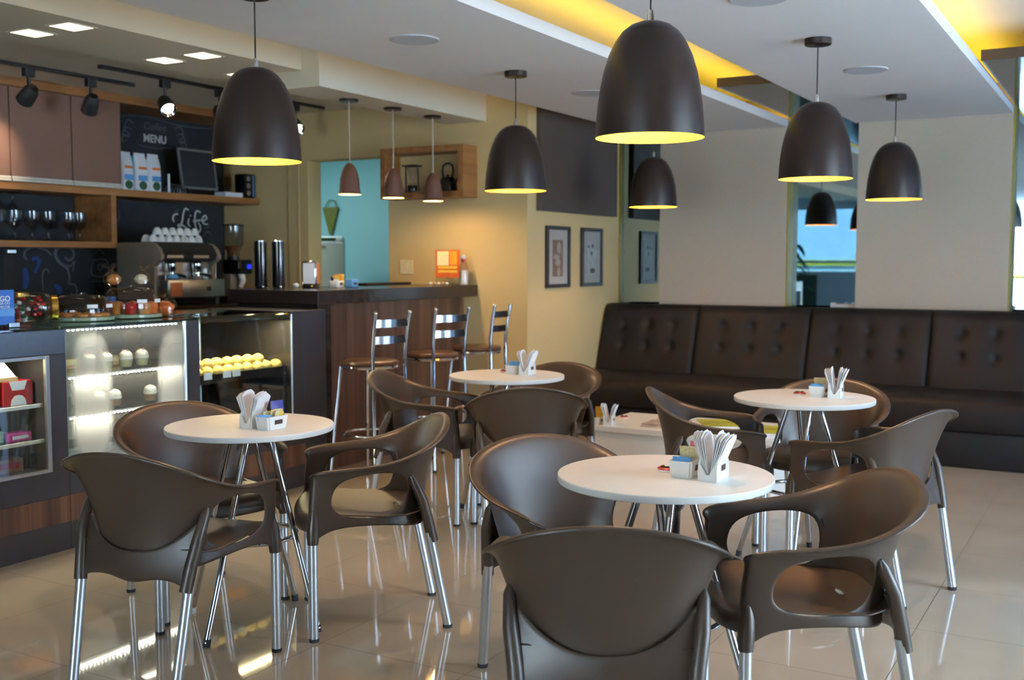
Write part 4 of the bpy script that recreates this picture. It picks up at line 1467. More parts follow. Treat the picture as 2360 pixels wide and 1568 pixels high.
tied_bag(-4.60, 3.86, CT + .170, M['cookie'], 'knotted clear bag of biscuits on the dome, left one', .045, .105, -.02, 'knotted bags on the dome')
tied_bag(-4.54, 3.985, CT + .170, M['cream'], 'knotted clear bag of biscuits on the dome, right one', .040, .105, .025, 'knotted bags on the dome')
tied_bag(-4.58, 4.175, CT, M['orange'], 'bag of yellow snacks leaning beside the taller dome', .062, .145, 0)
sp_ = thing('soap_bottle', 'pump bottle with blue label behind the counter', 'bottle', (-6.02, 5.02, 1.0))
# ------------------------------------------------------------------ inside the cases
random.seed(11)
n = 0
for (x, zz, row) in ((-4.30, .0, 0), (-4.37, .0, 1), (-4.44, .0, 2), (-4.335, .040, 3)):
    for k in range(9 if row < 3 else 7):
        y = 4.13 + .076 * k + (.035 if row % 2 else 0) + random.uniform(-.006, .006)
        if y > 4.75:
            continue
        o = tag(MB().blob((0, 0, 0), .037, .037, .031, 2, .03, -.022).build('cheese_puff', M['puff'], None, smooth=True), 'round golden cheese puff heaped in the pastry case', 'cheese puff', 'cheese puffs in the pastry case')
        o.location = (x + random.uniform(-.006, .006), y, .7295 + zz)
        o.rotation_euler = (0, 0, random.uniform(0, 6))
        n += 1
# desserts in glass cups
def dessert(x, y, zz, kind, lab, grp):
    t = thing('dessert_cup', lab, 'dessert', (x, y, zz), 0, grp)
    MB().lathe([(0, .001), (.026, .001), (.030, .006), (.036, .055), (.037, .075), (.0355, .075), (.034, .05), (.028, .008), (0, .006)], n=28).build('glass_cup', M['wineglass'], t, smooth=True)
    MB().lathe([(0, .007), (.027, .008), (.0325, .04), (0, .042)], n=24).build('layer', M['custard' if kind == 0 else 'caramel'], t, smooth=True)
    MB().lathe([(.032, .041), (.035, .05), (.030, .072), (.018, .084), (0, .09)], n=24).build('cream', M['cream'], t, smooth=True)
    if kind == 0:
        for k in range(3):
            MB().blob((.012 * math.cos(2 * k), .012 * math.sin(2 * k), .085), .008, .008, .008, 1).build('topping', M['caramel'], t, smooth=True)
for k, y in enumerate((3.50, 3.60, 3.72, 3.82)):
    dessert(-4.36, y, .793, 0, 'custard dessert cup on the upper shelf of the cake case', 'dessert cups on the upper shelf')
for k, y in enumerate((3.55, 3.645, 3.87)):
    dessert(-4.36, y, .606, 1, 'caramel and cream dessert cup on the lower shelf of the cake case', 'dessert cups on the lower shelf')
for k, (x, y, zz, w, l, h, lab) in enumerate(((-4.62, 3.55, .793, .08, .12, .05, 'pale boxed cake at the back of the upper case shelf'), (-4.62, 3.82, .793, .08, .10, .045, 'second pale cake at the back of the upper case shelf'))):
    t = thing('boxed_cake', lab, 'cake', (x, y, zz))
    MB().box(-w, w, -l / 2, l / 2, 0, .012, bev=.002).build('board', M['tan'], t)
    MB().box(-w * .9, w * .9, -l * .45, l * .45, .012, h, bev=.01).build('cake', M['custard'], t, smooth=True)
tr = thing('dessert_tray', 'stacked white dessert tubs at the back of the lower case shelf', 'tub', (-4.6, 3.64, .606))
for k in range(3):
    MB().lathe([(0, .052 * k), (.042, .052 * k), (.05, .052 * k + .048), (.052, .052 * k + .05), (0, .052 * k + .051)], n=24).build('tub', M['cream'], tr, smooth=True, sharp=40)
# snack cabinet goods
rb = thing('snack_box', 'red cardboard snack box with white panel in the snack cabinet', 'box', (-4.36, 3.085, .682))
MB().box(-.06, .04, -.075, .075, 0, .108, bev=.002).build('carton', M['redbox'], rb)
MB().prism([(-.045, .108), (.045, .108), (.030, .068), (-.030, .068)], .0402, .0412, 'x').build('white_flap_print', M['paper'], rb)
MB().prism([(-.04, .0), (.04, .0), (.034, .026), (.02, .042), (0, .046), (-.02, .042), (-.034, .026)], .0402, .0412, 'x').build('white_round_print', M['paper'], rb)
lp = thing('tapered_pack', 'cream tapered paper pack standing on the red boxes', 'package', (-4.42, 2.99, .792))
MB().lathe([(.135, .012), (.062, .108), (0, .108)], n=4).xform(Matrix.Rotation(PI / 4, 4, 'Z')).build('paper_cone', M['cream'], lp)
MB().lathe([(0, 0), (.137, 0), (.137, .018), (0, .018)], n=4).xform(Matrix.Rotation(PI / 4, 4, 'Z')).build('tan_base', M['tan'], lp)
g = thing('snack_box', 'green and tan snack box left of the red box', 'box', (-4.36, 2.93, .682))
MB().box(-.05, .03, -.06, .06, 0, .095, bev=.002).build('carton', M['tan'], g)
MB().box(.0302, .0312, -.03, .05, .02, .05).build('green_print', M['green'], g)
g = thing('snack_box', 'pink snack box on the second shelf of the snack cabinet', 'box', (-4.35, 3.09, .5195))
MB().box(-.05, .03, -.055, .055, 0, .036, bev=.002).build('carton', M['pink'], g)
MB().box(.0302, .0312, -.04, .04, .01, .024).build('white_print', M['paper'], g)
g = thing('snack_box', 'mint snack box beside the pink one', 'box', (-4.37, 2.96, .5195))
MB().box(-.05, .03, -.06, .06, 0, .05, bev=.002).build('carton', mat('mint card', rgb(150, 200, 190), .5), g)
MB().box(.0302, .0312, -.04, .04, .01, .03).build('white_print', M['paper'], g)
g = thing('snack_box', 'brown biscuit box at the bottom of the snack cabinet', 'box', (-4.40, 3.05, .374))
MB().box(-.06, .04, -.08, .08, 0, .06, bev=.002).build('carton', M['caramel'], g)
MB().box(.0402, .0412, -.06, .06, .02, .045).build('print', M['redbox'], g)
g = thing('snack_box', 'tall cream box on the floor of the snack cabinet', 'box', (-4.45, 2.92, .374))
MB().box(-.05, .04, -.05, .05, 0, .125, bev=.002).build('carton', M['cream'], g)
MB().box(.0402, .0412, -.035, .035, .05, .09).build('print', M['skyblue'], g)

# ------------------------------------------------------------------ on the bar
BT = 1.146
for k, (x, y, lab) in enumerate(((-4.905, 5.285, 'tall black cylinder dispenser on the bar, left one'), (-4.800, 5.335, 'tall black cylinder dispenser on the bar, right one with blue gleam'))):
    t = thing('cylinder_dispenser', lab, 'dispenser', (x, y, BT), 0, 'black cylinder dispensers')
    MB().lathe([(0, .012), (.040, .012), (.041, .016), (.041, .300), (.038, .304), (0, .304)], n=36).build('cylinder', M['black_plastic'], t, smooth=True, sharp=30)
    MB().lathe([(0, .304), (.030, .304), (.030, .308), (.024, .312), (0, .312)], n=28).build('cap', M['chrome'], t, smooth=True, sharp=30)
    MB().blob((.034, -.022, .012), .011, .011, .011, 2).build('foot_ball', M['chrome'], t, smooth=True)
    MB().blob((-.02, .03, .012), .011, .011, .011, 2).build('foot_ball', M['chrome'], t, smooth=True)
    MB().lathe([(0, 0), (.034, 0), (.036, .012), (0, .012)], n=24).build('base', M['blackm'], t, smooth=True, sharp=30)
nd = thing('napkin_dispenser', 'chrome napkin dispenser with white face standing on the bar', 'napkin dispenser', (-4.74, 5.58, BT), math.radians(20))
MB().box(-.052, .052, -.035, .035, .018, .178, bev=.008).build('case', M['chrome'], nd, smooth=True, sharp=40)
MB().box(-.040, .040, -.0375, -.0345, .030, .166).build('napkin_face', M['paper'], nd)
MB().box(.051, .0535, -.026, .026, .03, .165).build('side_panel', M['copper'], nd)
MB().box(-.048, .048, -.032, .032, 0, .018, bev=.004).build('foot', M['blackm'], nd)
MB().blob((.02, -.04, .010), .010, .010, .010, 2).build('knob', M['gold'], nd, smooth=True)
wb = tag(MB().blob((0, 0, 0), .022, .022, .018, 2).build('cream_pot', M['ceramic'], None, smooth=True), 'tiny white pot beside the chrome napkin dispenser', 'pot')
wb.location = (-4.80, 5.50, BT + .018)
dup(cad0, (-4.70, 5.80, BT), math.radians(10), 'white sachet dish on the bar behind the chrome dispenser')
fill_caddy((-4.70, 5.80, BT), 'on the bar', 'sachets on the bar', [('orange', '', -.004, .020, .012, .3, .2, .022, .075, None), ('yellow', '', .006, -.010, .012, .4, .2, .024, .07, 'paper'), ('yellow', '', .008, .034, .012, .6, .1, .022, .078, None), ('purple', '', -.012, -.016, .012, .2, .2, .018, .062, None)])
bs = thing('caddy_box', 'small pale blue box next to the sachets on the bar', 'box', (-4.62, 5.86, BT))
MB().box(-.03, .03, -.035, .035, 0, .056, bev=.006).build('box', M['skyblue'], bs)
MB().box(.0302, .031, -.02, .02, .02, .034).build('label', M['brownlabel'], bs)
ps = thing('menu_stand', 'orange poster in a clear stand at the far end of the bar', 'sign', (-4.43, 6.76, BT), math.radians(6))
MB().box(-.105, .105, -.03, .03, 0, .006, bev=.001).build('foot', M['acrylic'], ps)
MB().box(-.105, .105, -.004, .004, .006, .265).build('acrylic_sheet', M['acrylic'], ps)
MB().box(-.10, .10, -.0055, -.0045, .055, .26).build('poster', mat('orange poster print', rgb(206, 92, 34), .5, noise=.25, scale=14), ps)
MB().box(-.085, .01, -.0063, -.0056, .145, .25).build('pale_picture', mat('pale poster picture', rgb(250, 222, 170), .5, noise=.1, scale=20), ps)
MB().box(.02, .08, -.0063, -.0056, .15, .25).build('gold_picture', mat('gold poster picture', rgb(232, 160, 40), .5, noise=.2, scale=20), ps)
for zz in (.122, .092):
    MB().box(-.08, .08, -.0063, -.0056, zz, zz + .018, bev=.0002).build('yellow_caption_bar', M['yellow'], ps)
for k in range(5):
    o = tag(MB().blob((0, 0, 0), .016, .016, .012, 1, .1).build('wrapped_sweet', M['tan' if k % 2 else 'paper'], None, smooth=True), 'wrapped sweet in front of the orange poster', 'sweet', 'sweets by the poster')
    o.location = (-4.53 + .036 * k, 6.68, BT + .012)
bo = thing('spray_bottle', 'white bottle with red collar behind the orange poster', 'bottle', (-4.33, 6.82, BT))
MB().lathe([(0, 0), (.036, 0), (.038, .01), (.038, .12), (.028, .15), (.014, .168), (.014, .178)], n=28).build('body', M['plastic_dome'], bo, smooth=True)
MB().lathe([(0, .004), (.034, .004), (.034, .11), (0, .112)], n=24).build('liquid', M['ceramic'], bo, smooth=True, sharp=40)
MB().lathe([(0, .170), (.018, .170), (.018, .192), (0, .192)], n=24).build('collar', M['red'], bo, smooth=True, sharp=30)
MB().box(-.032, .014, -.012, .012, .192, .222, bev=.005).build('trigger_head', M['ceramic'], bo, smooth=True)
ty = tag(MB().box(-.07, .07, -.28, .28, 0, .016, bev=.003).build('serving_tray', M['blackm'], None), 'black tray lying along the back of the bar top', 'tray')
ty.location = (-4.93, 6.62, BT)
pc = tag(MB().blob((0, 0, 0), .018, .02, .016, 2).build('small_jar', M['tan'], None, smooth=True), 'tiny tan pot at the end of the black tray', 'pot')
pc.location = (-4.93, 6.26, BT + .017)

# ------------------------------------------------------------------ coffee machine and back bar
em = thing('espresso_machine', 'two group espresso machine with champagne side panel and cups on top', 'coffee machine', (0, 0, 0))
EY0, EY1 = 5.45, 6.035
for k, y in enumerate((EY0, EY1 - .03)):
    prof = [(-6.46, 1.045), (-6.07, 1.045), (-6.075, 1.29), (-6.00, 1.335), (-5.992, 1.36), (-6.02, 1.415), (-6.07, 1.45), (-6.12, 1.458), (-6.44, 1.458), (-6.46, 1.44)]
    MB().prism(prof, y, y + .03, 'y', bev=.006).build('side_panel', M['machine'], em, smooth=True, sharp=40)
MB().box(-6.44, -6.10, EY0 + .03, EY1 - .03, 1.07, 1.44).build('body', M['steel'], em)
MB().prism([(-6.12, 1.31), (-6.03, 1.33), (-6.01, 1.37), (-6.06, 1.445), (-6.12, 1.445)], EY0 + .03, EY1 - .03, 'y').build('control_head', M['blackm'], em)
for y in (5.60, 5.85):
    MB().box(-6.022, -6.012, y - .075, y + .075, 1.345, 1.372, bev=.001).build('button_panel', M['steel'], em)
    MB().lathe([(0, 0), (.030, 0), (.036, .02), (.036, .06), (.02, .075), (0, .075)], (-6.06, y, 1.245), 28).build('group_head', M['chrome'], em, smooth=True, sharp=40)
    MB().tube([(-6.06, y, 1.24), (-6.06, y, 1.215)], .032, 24).build('filter_holder', M['chrome'], em, smooth=True, sharp=40)
    MB().tube([(-6.035, y, 1.23), (-5.97, y, 1.222), (-5.92, y, 1.21)], [.009, .012, .011], 12).build('filter_handle', M['blackm'], em, smooth=True)
for y in (5.50, 5.99):
    MB().tube([(-6.04, y, 1.33), (-6.01, y, 1.30), (-6.005, y - .01, 1.16)], .005, 10).build('steam_wand', M['chrome'], em, smooth=True)
MB().box(-6.10, -5.955, EY0 + .02, EY1 - .01, 1.06, 1.19, bev=.006).build('drip_tray', M['steel'], em, smooth=True, sharp=40)
MB().box(-5.955, -5.952, EY0 + .04, EY0 + .15, 1.07, 1.17).build('copper_reflection', M['copper'], em)  # copper reflection on the steel front, painted as a thin plate
MB().lathe([(0, 0), (.016, 0), (.018, .006), (0, .008)], n=20).xform(Matrix.Translation((-5.953, 5.86, 1.12)) @ Matrix.Rotation(PI / 2, 4, 'Y')).build('gauge', M['blackm'], em, smooth=True)
MB().box(-6.42, -6.09, EY0 + .03, EY1 - .03, 1.44, 1.462).build('cup_rail_tray', M['blackm'], em)
for (x, y) in ((-6.42, 5.50), (-6.42, 5.98), (-6.0, 5.50), (-6.0, 5.98)):
    MB().tube([(x, y, 1.0), (x, y, 1.065)], .018, 14).build('foot', M['blackm'], em, smooth=True)
tg = tag(MB().blob((0, 0, 0), .05, .07, .022, 2, .15).build('folded_cloth', M['blue'], None, smooth=True), 'pale blue cloth on the espresso machine drip tray', 'cloth')
tg.location = (-6.03, 5.60, 1.212)
mj = thing('milk_jug', 'steel milk jug under the right group head of the machine', 'jug', (-6.02, 5.885, 1.191))
MB().lathe([(0, 0), (.034, 0), (.036, .01), (.028, .07), (.031, .085), (.029, .085), (.026, .07), (.033, .01), (0, .006)], n=28).build('body', M['steel'], mj, smooth=True)
MB().tube([(0, .03, .02), (0, .058, .03), (0, .055, .07), (0, .03, .078)], .004, 8).build('handle', M['steel'], mj, smooth=True)
random.seed(5)
cup0 = None
ci = 0
for layer in range(2):
    for r in range(2):
        for k in range(7 - layer):
            y = 5.52 + .072 * k + .036 * layer + (.01 if r else 0)
            x = -6.15 - .085 * r
            if layer and r:
                continue
            loc = (x, y, 1.463 + .052 * layer)
            if cup0 is None:
                cup0 = thing('espresso_cup', 'upturned white espresso cup stacked on the coffee machine', 'cup', loc, 0, 'cups on the coffee machine')
                MB().lathe([(.034, 0), (.0345, .003), (.031, .025), (.022, .045), (.016, .048), (.016, .052), (0, .052)], n=24).build('bowl', M['ceramic'], cup0, smooth=True)
                MB().tube([(.030, 0, .010), (.046, 0, .012), (.048, 0, .026), (.029, 0, .034)], .0035, 8).build('handle', M['ceramic'], cup0, smooth=True)
            else:
                dup(cup0, loc, random.uniform(0, 6.2))
gr = thing('coffee_grinder', 'coffee grinder with clear hopper and glowing blue display', 'grinder', (-6.22, 6.40, 1.0))
MB().box(-.09, .12, -.085, .085, 0, .04, bev=.008).build('base', M['blackm'], gr, smooth=True)
MB().box(-.085, .03, -.075, .075, .04, .30, bev=.015).build('body', M['machine'], gr, smooth=True)
MB().box(-.05, .12, -.08, .08, .22, .335, bev=.012).build('head', M['black_plastic'], gr, smooth=True)
MB().box(.120, .123, .018, .062, .262, .296).build('display', M['blue_disp'], gr)
MB().lathe([(0, .335), (.05, .335), (.05, .36), (0, .36)], (-.01, 0, 0), 24).build('collar', M['blackm'], gr, smooth=True, sharp=30)
MB().blob((.02, .0, .38), .016, .016, .012, 2).build('knob', M['chrome'], gr, smooth=True)
MB().lathe([(.045, .36), (.052, .40), (.082, .46), (.085, .60), (.083, .60), (.080, .46), (.05, .40), (.043, .36)], (-.01, 0, 0), 32).build('hopper', M['wineglass'], gr, smooth=True)
MB().lathe([(0, .362), (.043, .362), (.05, .40), (.072, .445), (0, .45)], (-.01, 0, 0), 28).build('coffee_beans', M['caramel'], gr, smooth=True)['kind'] = 'stuff'
MB().lathe([(0, .600), (.088, .600), (.088, .612), (.03, .618), (0, .618)], (-.01, 0, 0), 28).build('lid', M['blackm'], gr, smooth=True, sharp=30)
MB().tube([(.07, 0, .22), (.09, 0, .17), (.06, 0, .12)], [.03, .024, .02], 14).build('spout', M['ceramic'], gr, smooth=True)
kb = tag(MB().box(-.07, .07, -.05, .05, 0, .07, bev=.01).build('knock_box', M['black_plastic'], None, smooth=True), 'black knock box right of the coffee grinder', 'box')
kb.location = (-6.1, 6.66, 1.0)
# pump bottle behind the counter
MB().lathe([(0, 0), (.034, 0), (.036, .01), (.036, .13), (.016, .16), (.014, .17), (0, .17)], n=24).build('bottle_body', M['acrylic'], sp_, smooth=True, sharp=50)
MB().lathe([(.0365, .04), (.0365, .085)], n=24).build('label', M['signblue'], sp_, smooth=True)
MB().tube([(0, 0, .17), (0, 0, .215)], .006, 10).build('pump_stem', M['ceramic'], sp_, smooth=True)
MB().box(-.012, .034, -.009, .009, .212, .228, bev=.004).build('pump_head', M['ceramic'], sp_)

# shelf goods
def goblet_parts(t):
    MB().lathe([(0, 0), (.032, 0), (.034, .003), (.010, .010), (.006, .02), (.006, .045), (.012, .055), (.030, .075), (.038, .105), (.037, .150), (.0355, .150), (.036, .105), (.028, .08), (.008, .06), (0, .058)], n=28).xform(Matrix.Scale(1.34, 4)).build('glass', M['wineglass'], t, smooth=True)
gb = thing('glass_goblet', 'x', 'glass', (0, 0, 0), 0, 'goblets on the shelf')
goblet_parts(gb)
# the stem and foot are one piece of blown glass, so each goblet is a single part
for i, y in enumerate((4.52, 4.655, 4.79, 4.915, 5.08, 5.17, 5.20)):
    if i == 0:
        gb.location = (-6.5, y, 1.463)
        gb['label'] = 'clear glass goblet standing on the oak shelf box'
    else:
        dup(gb, (-6.5 if i != 6 else -6.62, y, 1.463))
for k, y in enumerate((4.55, 4.66, 4.76)):
    o = dup(gb, (-6.66, y, 1.795))
    o.rotation_euler = (PI, 0, 0)
    o['label'] = 'glass goblet hanging upside down under the long shelf'
    o['group'] = 'hanging goblets'
SHZ = 1.849
for k, (y, x) in enumerate(((5.60, -6.52), (5.735, -6.52), (5.845, -6.50))):
    t = thing('coffee_bag', ('white coffee bag with blue print nearest the cabinet', 'white coffee bag in the middle of the three', 'white coffee bag on the right of the three')[k], 'coffee bag', (x, y, SHZ), random.uniform(-.15, .15), 'coffee bags on the long shelf')

    def bagf(i, j):
        a = 2 * PI * i / 24
        cx, sy = math.cos(a), math.sin(a)
        z_, k1, k2 = ((0, 1, 1), (.01, 1.02, 1.02), (.12, 1.03, 1.05), (.20, 1, .9), (.245, .98, .45), (.262, .96, .12), (.282, .96, .10))[j]
        p = 5
        ee = (abs(cx) ** p + abs(sy) ** p) ** (-1 / p)
        return (.036 * k2 * cx * ee, .056 * k1 * sy * ee, z_)
    MB().grid(bagf, 25, 7).build('pouch', M['paper'], t, smooth=True)
    MB().box(.0372, .0385, -.045, .045, .075, .115).build('blue_print', M['skyblue'], t)
    MB().blob((.0375, 0, .04), .0012, .04, .034, 2).build('green_print', M['leaf'], t, smooth=True)
    MB().box(.0365, .0378, -.04, .04, .160, .178).build('orange_print', M['orange'], t)
tb = tag(MB().box(-.03, .03, -.012, .012, 0, .26, bev=.004).build('teal_packet', M['teal_bag'], None), 'narrow teal packet between two white coffee bags', 'packet')
tb.location = (-6.55, 5.667, SHZ)
cd = tag(MB().tube([(0, 0, 0), (0, 0, .145)], .010, 14).build('white_stick', M['ceramic'], None, smooth=True), 'thin white upright stick on the long shelf', 'stick')
cd.location = (-6.5, 6.0, SHZ)
wbk = thing('wire_basket', 'small black wire basket beside the white stick', 'basket', (-6.55, 6.13, SHZ))
for k in range(6):
    MB().tube([(.07 * math.cos(PI * q / 8) * (1 - k * .1), .012 * (k - 2.5) * 2, .07 * math.sin(PI * q / 8) + .004) for q in range(9)], .0022, 6).build('wire', M['steel'], wbk, smooth=True)
MB().box(-.075, .075, -.07, .07, 0, .004).build('base', M['blackm'], wbk)
fb = thing('framed_chalkboard', 'small framed chalkboard leaning on the long shelf', 'chalkboard', (-6.60, 6.42, SHZ + .052))
g = MB()
for a in ((-.195, -.178, .0, .325), (.178, .195, .0, .325), (-.178, .178, .0, .017), (-.178, .178, .308, .325)):
    g.box(-.008, .008, a[0], a[1], a[2], a[3], bev=.001)
lean = Matrix.Rotation(math.radians(-8), 4, 'Y')
g.xform(lean).build('frame', mat('grey painted frame', rgb(120, 118, 112), .5), fb)
MB().box(-.004, .004, -.178, .178, .017, .308).xform(lean).build('board', M['chalkboard'], fb)
es = MB()
es.tube([(.03, -.14, -.052), (.0, -.14, .01)], .007, 8).tube([(.03, .14, -.052), (.0, .14, .01)], .007, 8).tube([(-.12, 0, -.052), (-.03, 0, .2)], .006, 8)
es.build('easel_leg', M['blackm'], fb, smooth=True)
wx = tag(MB().box(-.06, .06, -.10, .10, 0, .036, bev=.003).build('white_box', M['paper'], None), 'flat white box on the long shelf below the pendant lamp', 'box')
wx.location = (-6.50, 6.64, SHZ)
cn2 = thing('storage_tin', 'black and silver patterned tin at the end of the long shelf', 'tin', (-6.52, 6.85, SHZ))
MB().box(-.06, .06, -.062, .062, 0, .20, bev=.01).build('tin', M['black_plastic'], cn2, smooth=True)
for k in range(3):
    MB().lathe([(0, 0), (.022, 0), (.020, .002), (0, .003)], n=20).xform(Matrix.Translation((.0602, -.02, .04 + .06 * k)) @ Matrix.Rotation(PI / 2, 4, 'Y')).build('round_print', M['steel'], cn2, smooth=True)
MB().box(.060, .0615, .028, .040, .01, .19).build('bright_edge', M['skyblue'], cn2)

# chalk writing and drawings on the black wall
WX = -6.8485


def stroke(pts, w, name, m, parent):
    """flat chalk stroke through (y, z) points"""
    P_ = [Vector((y, z)) for y, z in pts]
    out = []
    for i in range(len(P_) - 1):
        p0, p1, p2, p3 = P_[max(i - 1, 0)], P_[i], P_[i + 1], P_[min(i + 2, len(P_) - 1)]
        for q in range(6):
            t = q / 6
            out.append(.5 * ((2 * p1) + (p2 - p0) * t + (2 * p0 - 5 * p1 + 4 * p2 - p3) * t * t + (3 * p1 - p0 - 3 * p2 + p3) * t ** 3))
    out.append(P_[-1])
    g = MB()
    n_ = len(out)

    def f(i, j):
        d = (out[min(i + 1, n_ - 1)] - out[max(i - 1, 0)]).normalized()
        ww = w * (.55 + .45 * math.sin(PI * min(1, max(0, i / (n_ - 1)))))
        q = out[i] + Vector((-d.y, d.x)) * ww * (j - .5)
        return (WX, q.x, q.y)
    g.grid(f, n_, 2)
    return g.build(name, m, parent, solid=.0012)


lf = thing('chalk_lettering', 'white chalk handwriting reading Life above the coffee machine', 'chalk writing', (0, 0, 0))
for nm, pts, w in (('stroke', [(6.372, 1.643), (6.356, 1.67), (6.376, 1.703), (6.416, 1.709)], .016), ('stroke', [(6.53, 1.744), (6.493, 1.756), (6.468, 1.709), (6.458, 1.654), (6.434, 1.61), (6.411, 1.615), (6.443, 1.623), (6.5, 1.598), (6.557, 1.567)], .018),
                   ('stroke', [(6.534, 1.68), (6.521, 1.634), (6.547, 1.607)], .016), ('stroke', [(6.544, 1.703), (6.549, 1.699), (6.552, 1.695)], .018), ('stroke', [(6.663, 1.729), (6.622, 1.742), (6.598, 1.702), (6.598, 1.636), (6.617, 1.581), (6.647, 1.571), (6.657, 1.61), (6.634, 1.646)], .018),
                   ('stroke', [(6.569, 1.655), (6.682, 1.668)], .014), ('stroke', [(6.679, 1.654), (6.731, 1.683), (6.711, 1.706), (6.68, 1.677), (6.694, 1.639), (6.742, 1.635)], .016), ('flourish', [(6.69, 1.527), (6.737, 1.573), (6.775, 1.546)], .01), ('flourish', [(6.708, 1.606), (6.761, 1.613)], .01),
                   ('flourish', [(6.385, 1.74), (6.40, 1.725), (6.42, 1.742)], .008)):
    stroke(pts, w, nm, M['chalk'] if nm == 'stroke' else M['chalkdim'], lf)
mn = thing('chalk_lettering', 'white chalk Coffee Menu heading high on the black wall', 'chalk writing', (0, 0, 0))
text('MENU', .086, M['chalk'], mn, (WX, 6.19, 2.295), FACE_PX, bold=.002)
text('Coffee', .085, M['chalkdim'], mn, (WX, 6.19, 2.392), FACE_PX, shear=.2)
for s in (-1, 1):
    for k in range(3):
        stroke([(6.19 + s * (.21 + .02 * k), 2.40 - .05 * k), (6.19 + s * (.27 + .02 * k), 2.42 - .06 * k), (6.19 + s * (.30 + .015 * k), 2.35 - .05 * k), (6.19 + s * (.25 + .01 * k), 2.31 - .02 * k)], .010, 'leaf_stroke', M['chalkdim'], mn)
stroke([(6.02, 2.238), (6.19, 2.225), (6.36, 2.242)], .006, 'underline', M['chalkdim'], mn)
stroke([(5.70, 2.43), (6.1, 2.462), (6.5, 2.43), (6.9, 2.45)], .006, 'top_line', M['chalkdim'], mn)
sw2 = thing('chalk_drawing', 'grey chalk scroll with curling leaves under the goblet shelf', 'chalk drawing', (0, 0, 0))
for pts, w, m in (([(5.312, 1.356), (5.344, 1.328), (5.386, 1.356), (5.38, 1.405), (5.315, 1.432), (5.25, 1.424), (5.232, 1.369), (5.263, 1.315), (5.326, 1.273), (5.344, 1.217), (5.338, 1.162), (5.312, 1.107)], .026, 'chalkdim'),
                  ([(5.316, 1.107), (5.338, 1.148), (5.387, 1.147), (5.41, 1.104), (5.384, 1.07), (5.352, 1.085)], .014, 'chalkdim'), ([(4.998, 1.328), (4.973, 1.368), (5.001, 1.409), (5.078, 1.426)], .014, 'chalkdim'),
                  ([(5.093, 1.416), (5.155, 1.403), (5.2, 1.363)], .014, 'chalkdim'), ([(5.172, 1.24), (5.165, 1.26), (5.134, 1.261), (5.117, 1.22), (5.12, 1.111)], .012, 'chalkdim'), ([(5.327, 1.294), (5.359, 1.287), (5.393, 1.321), (5.374, 1.245)], .014, 'chalkdim'),
                  ([(5.036, 1.328), (5.067, 1.345), (5.097, 1.315), (5.055, 1.241)], .03, 'chalkblue'), ([(4.973, 1.275), (4.985, 1.2), (4.968, 1.128)], .05, 'chalkblue'), ([(5.217, 1.15), (5.256, 1.122), (5.254, 1.087)], .04, 'chalkblue')):
    stroke(pts, w, 'scroll_stroke', M[m], sw2)
cp = thing('chalk_drawing', 'faint chalk drawing of a coffee pot beside the machine', 'chalk drawing', (0, 0, 0))
for pts, w in (([(5.56, 1.33), (5.68, 1.33), (5.69, 1.22), (5.55, 1.22), (5.56, 1.33)], .012), ([(5.60, 1.28), (5.62, 1.30), (5.645, 1.28), (5.62, 1.255), (5.60, 1.28)], .012), ([(5.54, 1.17), (5.71, 1.17)], .010), ([(5.57, 1.37), (5.62, 1.41), (5.67, 1.37)], .010)):
    stroke(pts, w, 'sketch_stroke', M['chalkdim'], cp)
cu2 = thing('chalk_drawing', 'faint chalk loops under the long shelf', 'chalk drawing', (0, 0, 0))
for dy in (0, .12):
    stroke([(5.62 + dy, 1.76), (5.64 + dy, 1.66), (5.69 + dy, 1.64), (5.70 + dy, 1.72)], .007, 'loop_stroke', M['chalkdim'], cu2)

# ------------------------------------------------------------------ back room, ledge, front of the shop
fr_ = thing('fridge', 'white rounded refrigerator seen through the teal doorway', 'refrigerator', (-6.90, 8.25, 0), math.radians(40))
MB().box(-.33, .25, -.02, .60, .02, 1.565, bev=.04, seg=4).build('cabinet', M['fridge'], fr_, smooth=True)
MB().box(-.32, .24, -.05, -.022, .03, 1.50, bev=.012).build('door', M['fridge'], fr_, smooth=True)
MB().box(-.20, .16, -.056, -.05, 1.515, 1.545, bev=.003).build('top_grille', M['leaf'], fr_)
MB().box(-.02, .06, -.056, -.05, 1.455, 1.468).build('badge', M['steel'], fr_)
for y in (-.25, .17):
    MB().tube([(y, .05, 0), (y, .05, .03)], .02, 10).build('foot', M['rubber'], fr_, smooth=True)
co = thing('hanging_cone', 'olive woven cone hanging on the teal wall', 'basket', (-7.59, 9.27, 1.60))
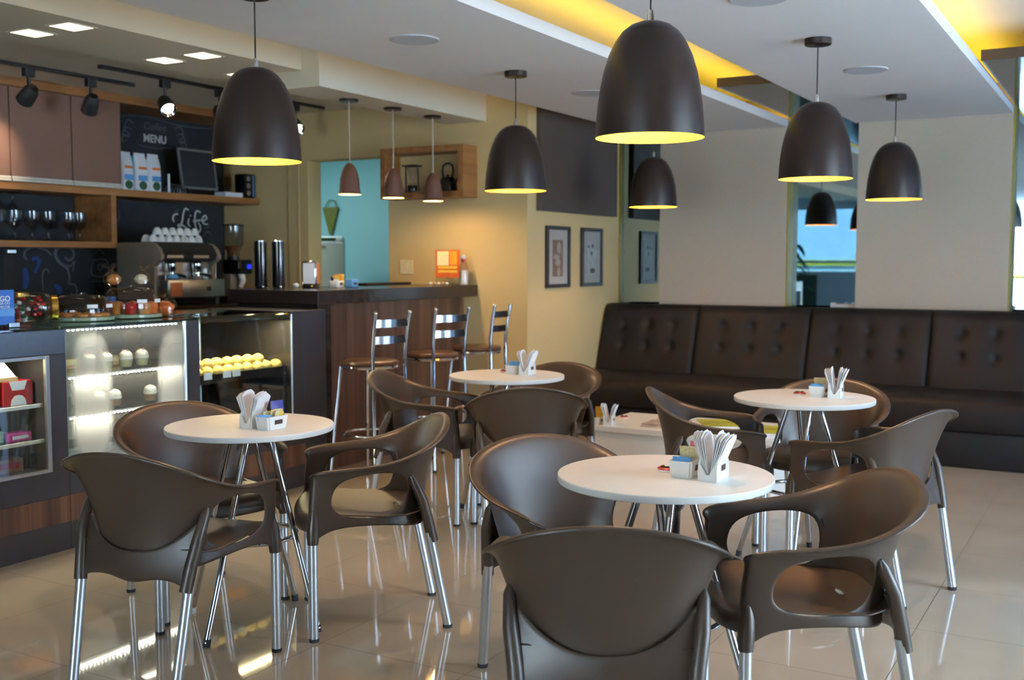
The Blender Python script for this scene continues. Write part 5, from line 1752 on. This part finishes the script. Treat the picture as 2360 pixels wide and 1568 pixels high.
MB().lathe([(0, 0), (.02, .01), (.105, .28), (.11, .30), (.10, .30), (.015, .02)], n=28).xform(Matrix.Scale(.2, 4, (0, 1, 0))).build('cone', M['olive'], co, smooth=True)
MB().tube([(-.08, 0, .29), (-.02, 0, .38), (.06, 0, .37), (.09, 0, .29)], .006, 8).build('handle', M['olive'], co, smooth=True)
struct(MB().box(XP, 2.7, 8.43, YM, 0, .95, bev=.003).build('trim_6', M['darkgloss']))
rd = thing('white_rod', 'short white rod with a round end lying on the ledge behind the sofa', 'rod', (-1.96, 8.545, .972))
MB().tube([(-.05, 0, 0), (.22, 0, 0)], .020, 14).build('rod', M['ceramic'], rd, smooth=True)
MB().tube([(-.085, 0, .006), (-.05, 0, .006)], .026, 16).build('end_cap', M['ceramic'], rd, smooth=True)
# front of the shop behind the camera, as the mirrors show it
struct(MB().box(-7.0, -5.36, -4.05, -4.02, 0, 1.05).build('trim_7', mat('dark green panelling', rgb(60, 84, 72), .5)))
pt = thing('potted_plant', 'leafy potted plant by the front wall, seen in the narrow mirror', 'plant', (-5.6, -3.0, 0))
MB().lathe([(0, 0), (.16, 0), (.2, .36), (.22, .38), (.19, .38), (.17, .34), (0, .34)], n=28).build('pot', M['ceramic'], pt, smooth=True, sharp=40)
lv = MB()
random.seed(9)
for k in range(26):
    a = random.uniform(0, 2 * PI)
    L_ = random.uniform(.35, .6)
    h0 = random.uniform(.7, 1.7)
    st = Vector((.03 * math.cos(a), .03 * math.sin(a), h0))
    q = []
    lv.tube([(0, 0, .34), (st.x * .5, st.y * .5, h0 * .6), tuple(st)], .006, 5)

    def lf_(i, j, a=a, L_=L_, st=st):
        t = i / 7
        w_ = .055 * math.sin(PI * min(1, t * .95 + .05))
        d = Vector((math.cos(a), math.sin(a), 0))
        s_ = Vector((-d.y, d.x, 0))
        p = st + d * L_ * t + Vector((0, 0, .22 * t - .42 * t * t))
        return p + s_ * w_ * (j - 1)
    lv.grid(lf_, 8, 3)
lv.build('foliage', M['leaf'], pt, smooth=True)
MB().box(-26, 26, -16.62, -16.55, 1.17, 1.33).box(-26, 26, -16.62, -16.55, .80, .97).build('painted_band', M['outyellow'], ext)
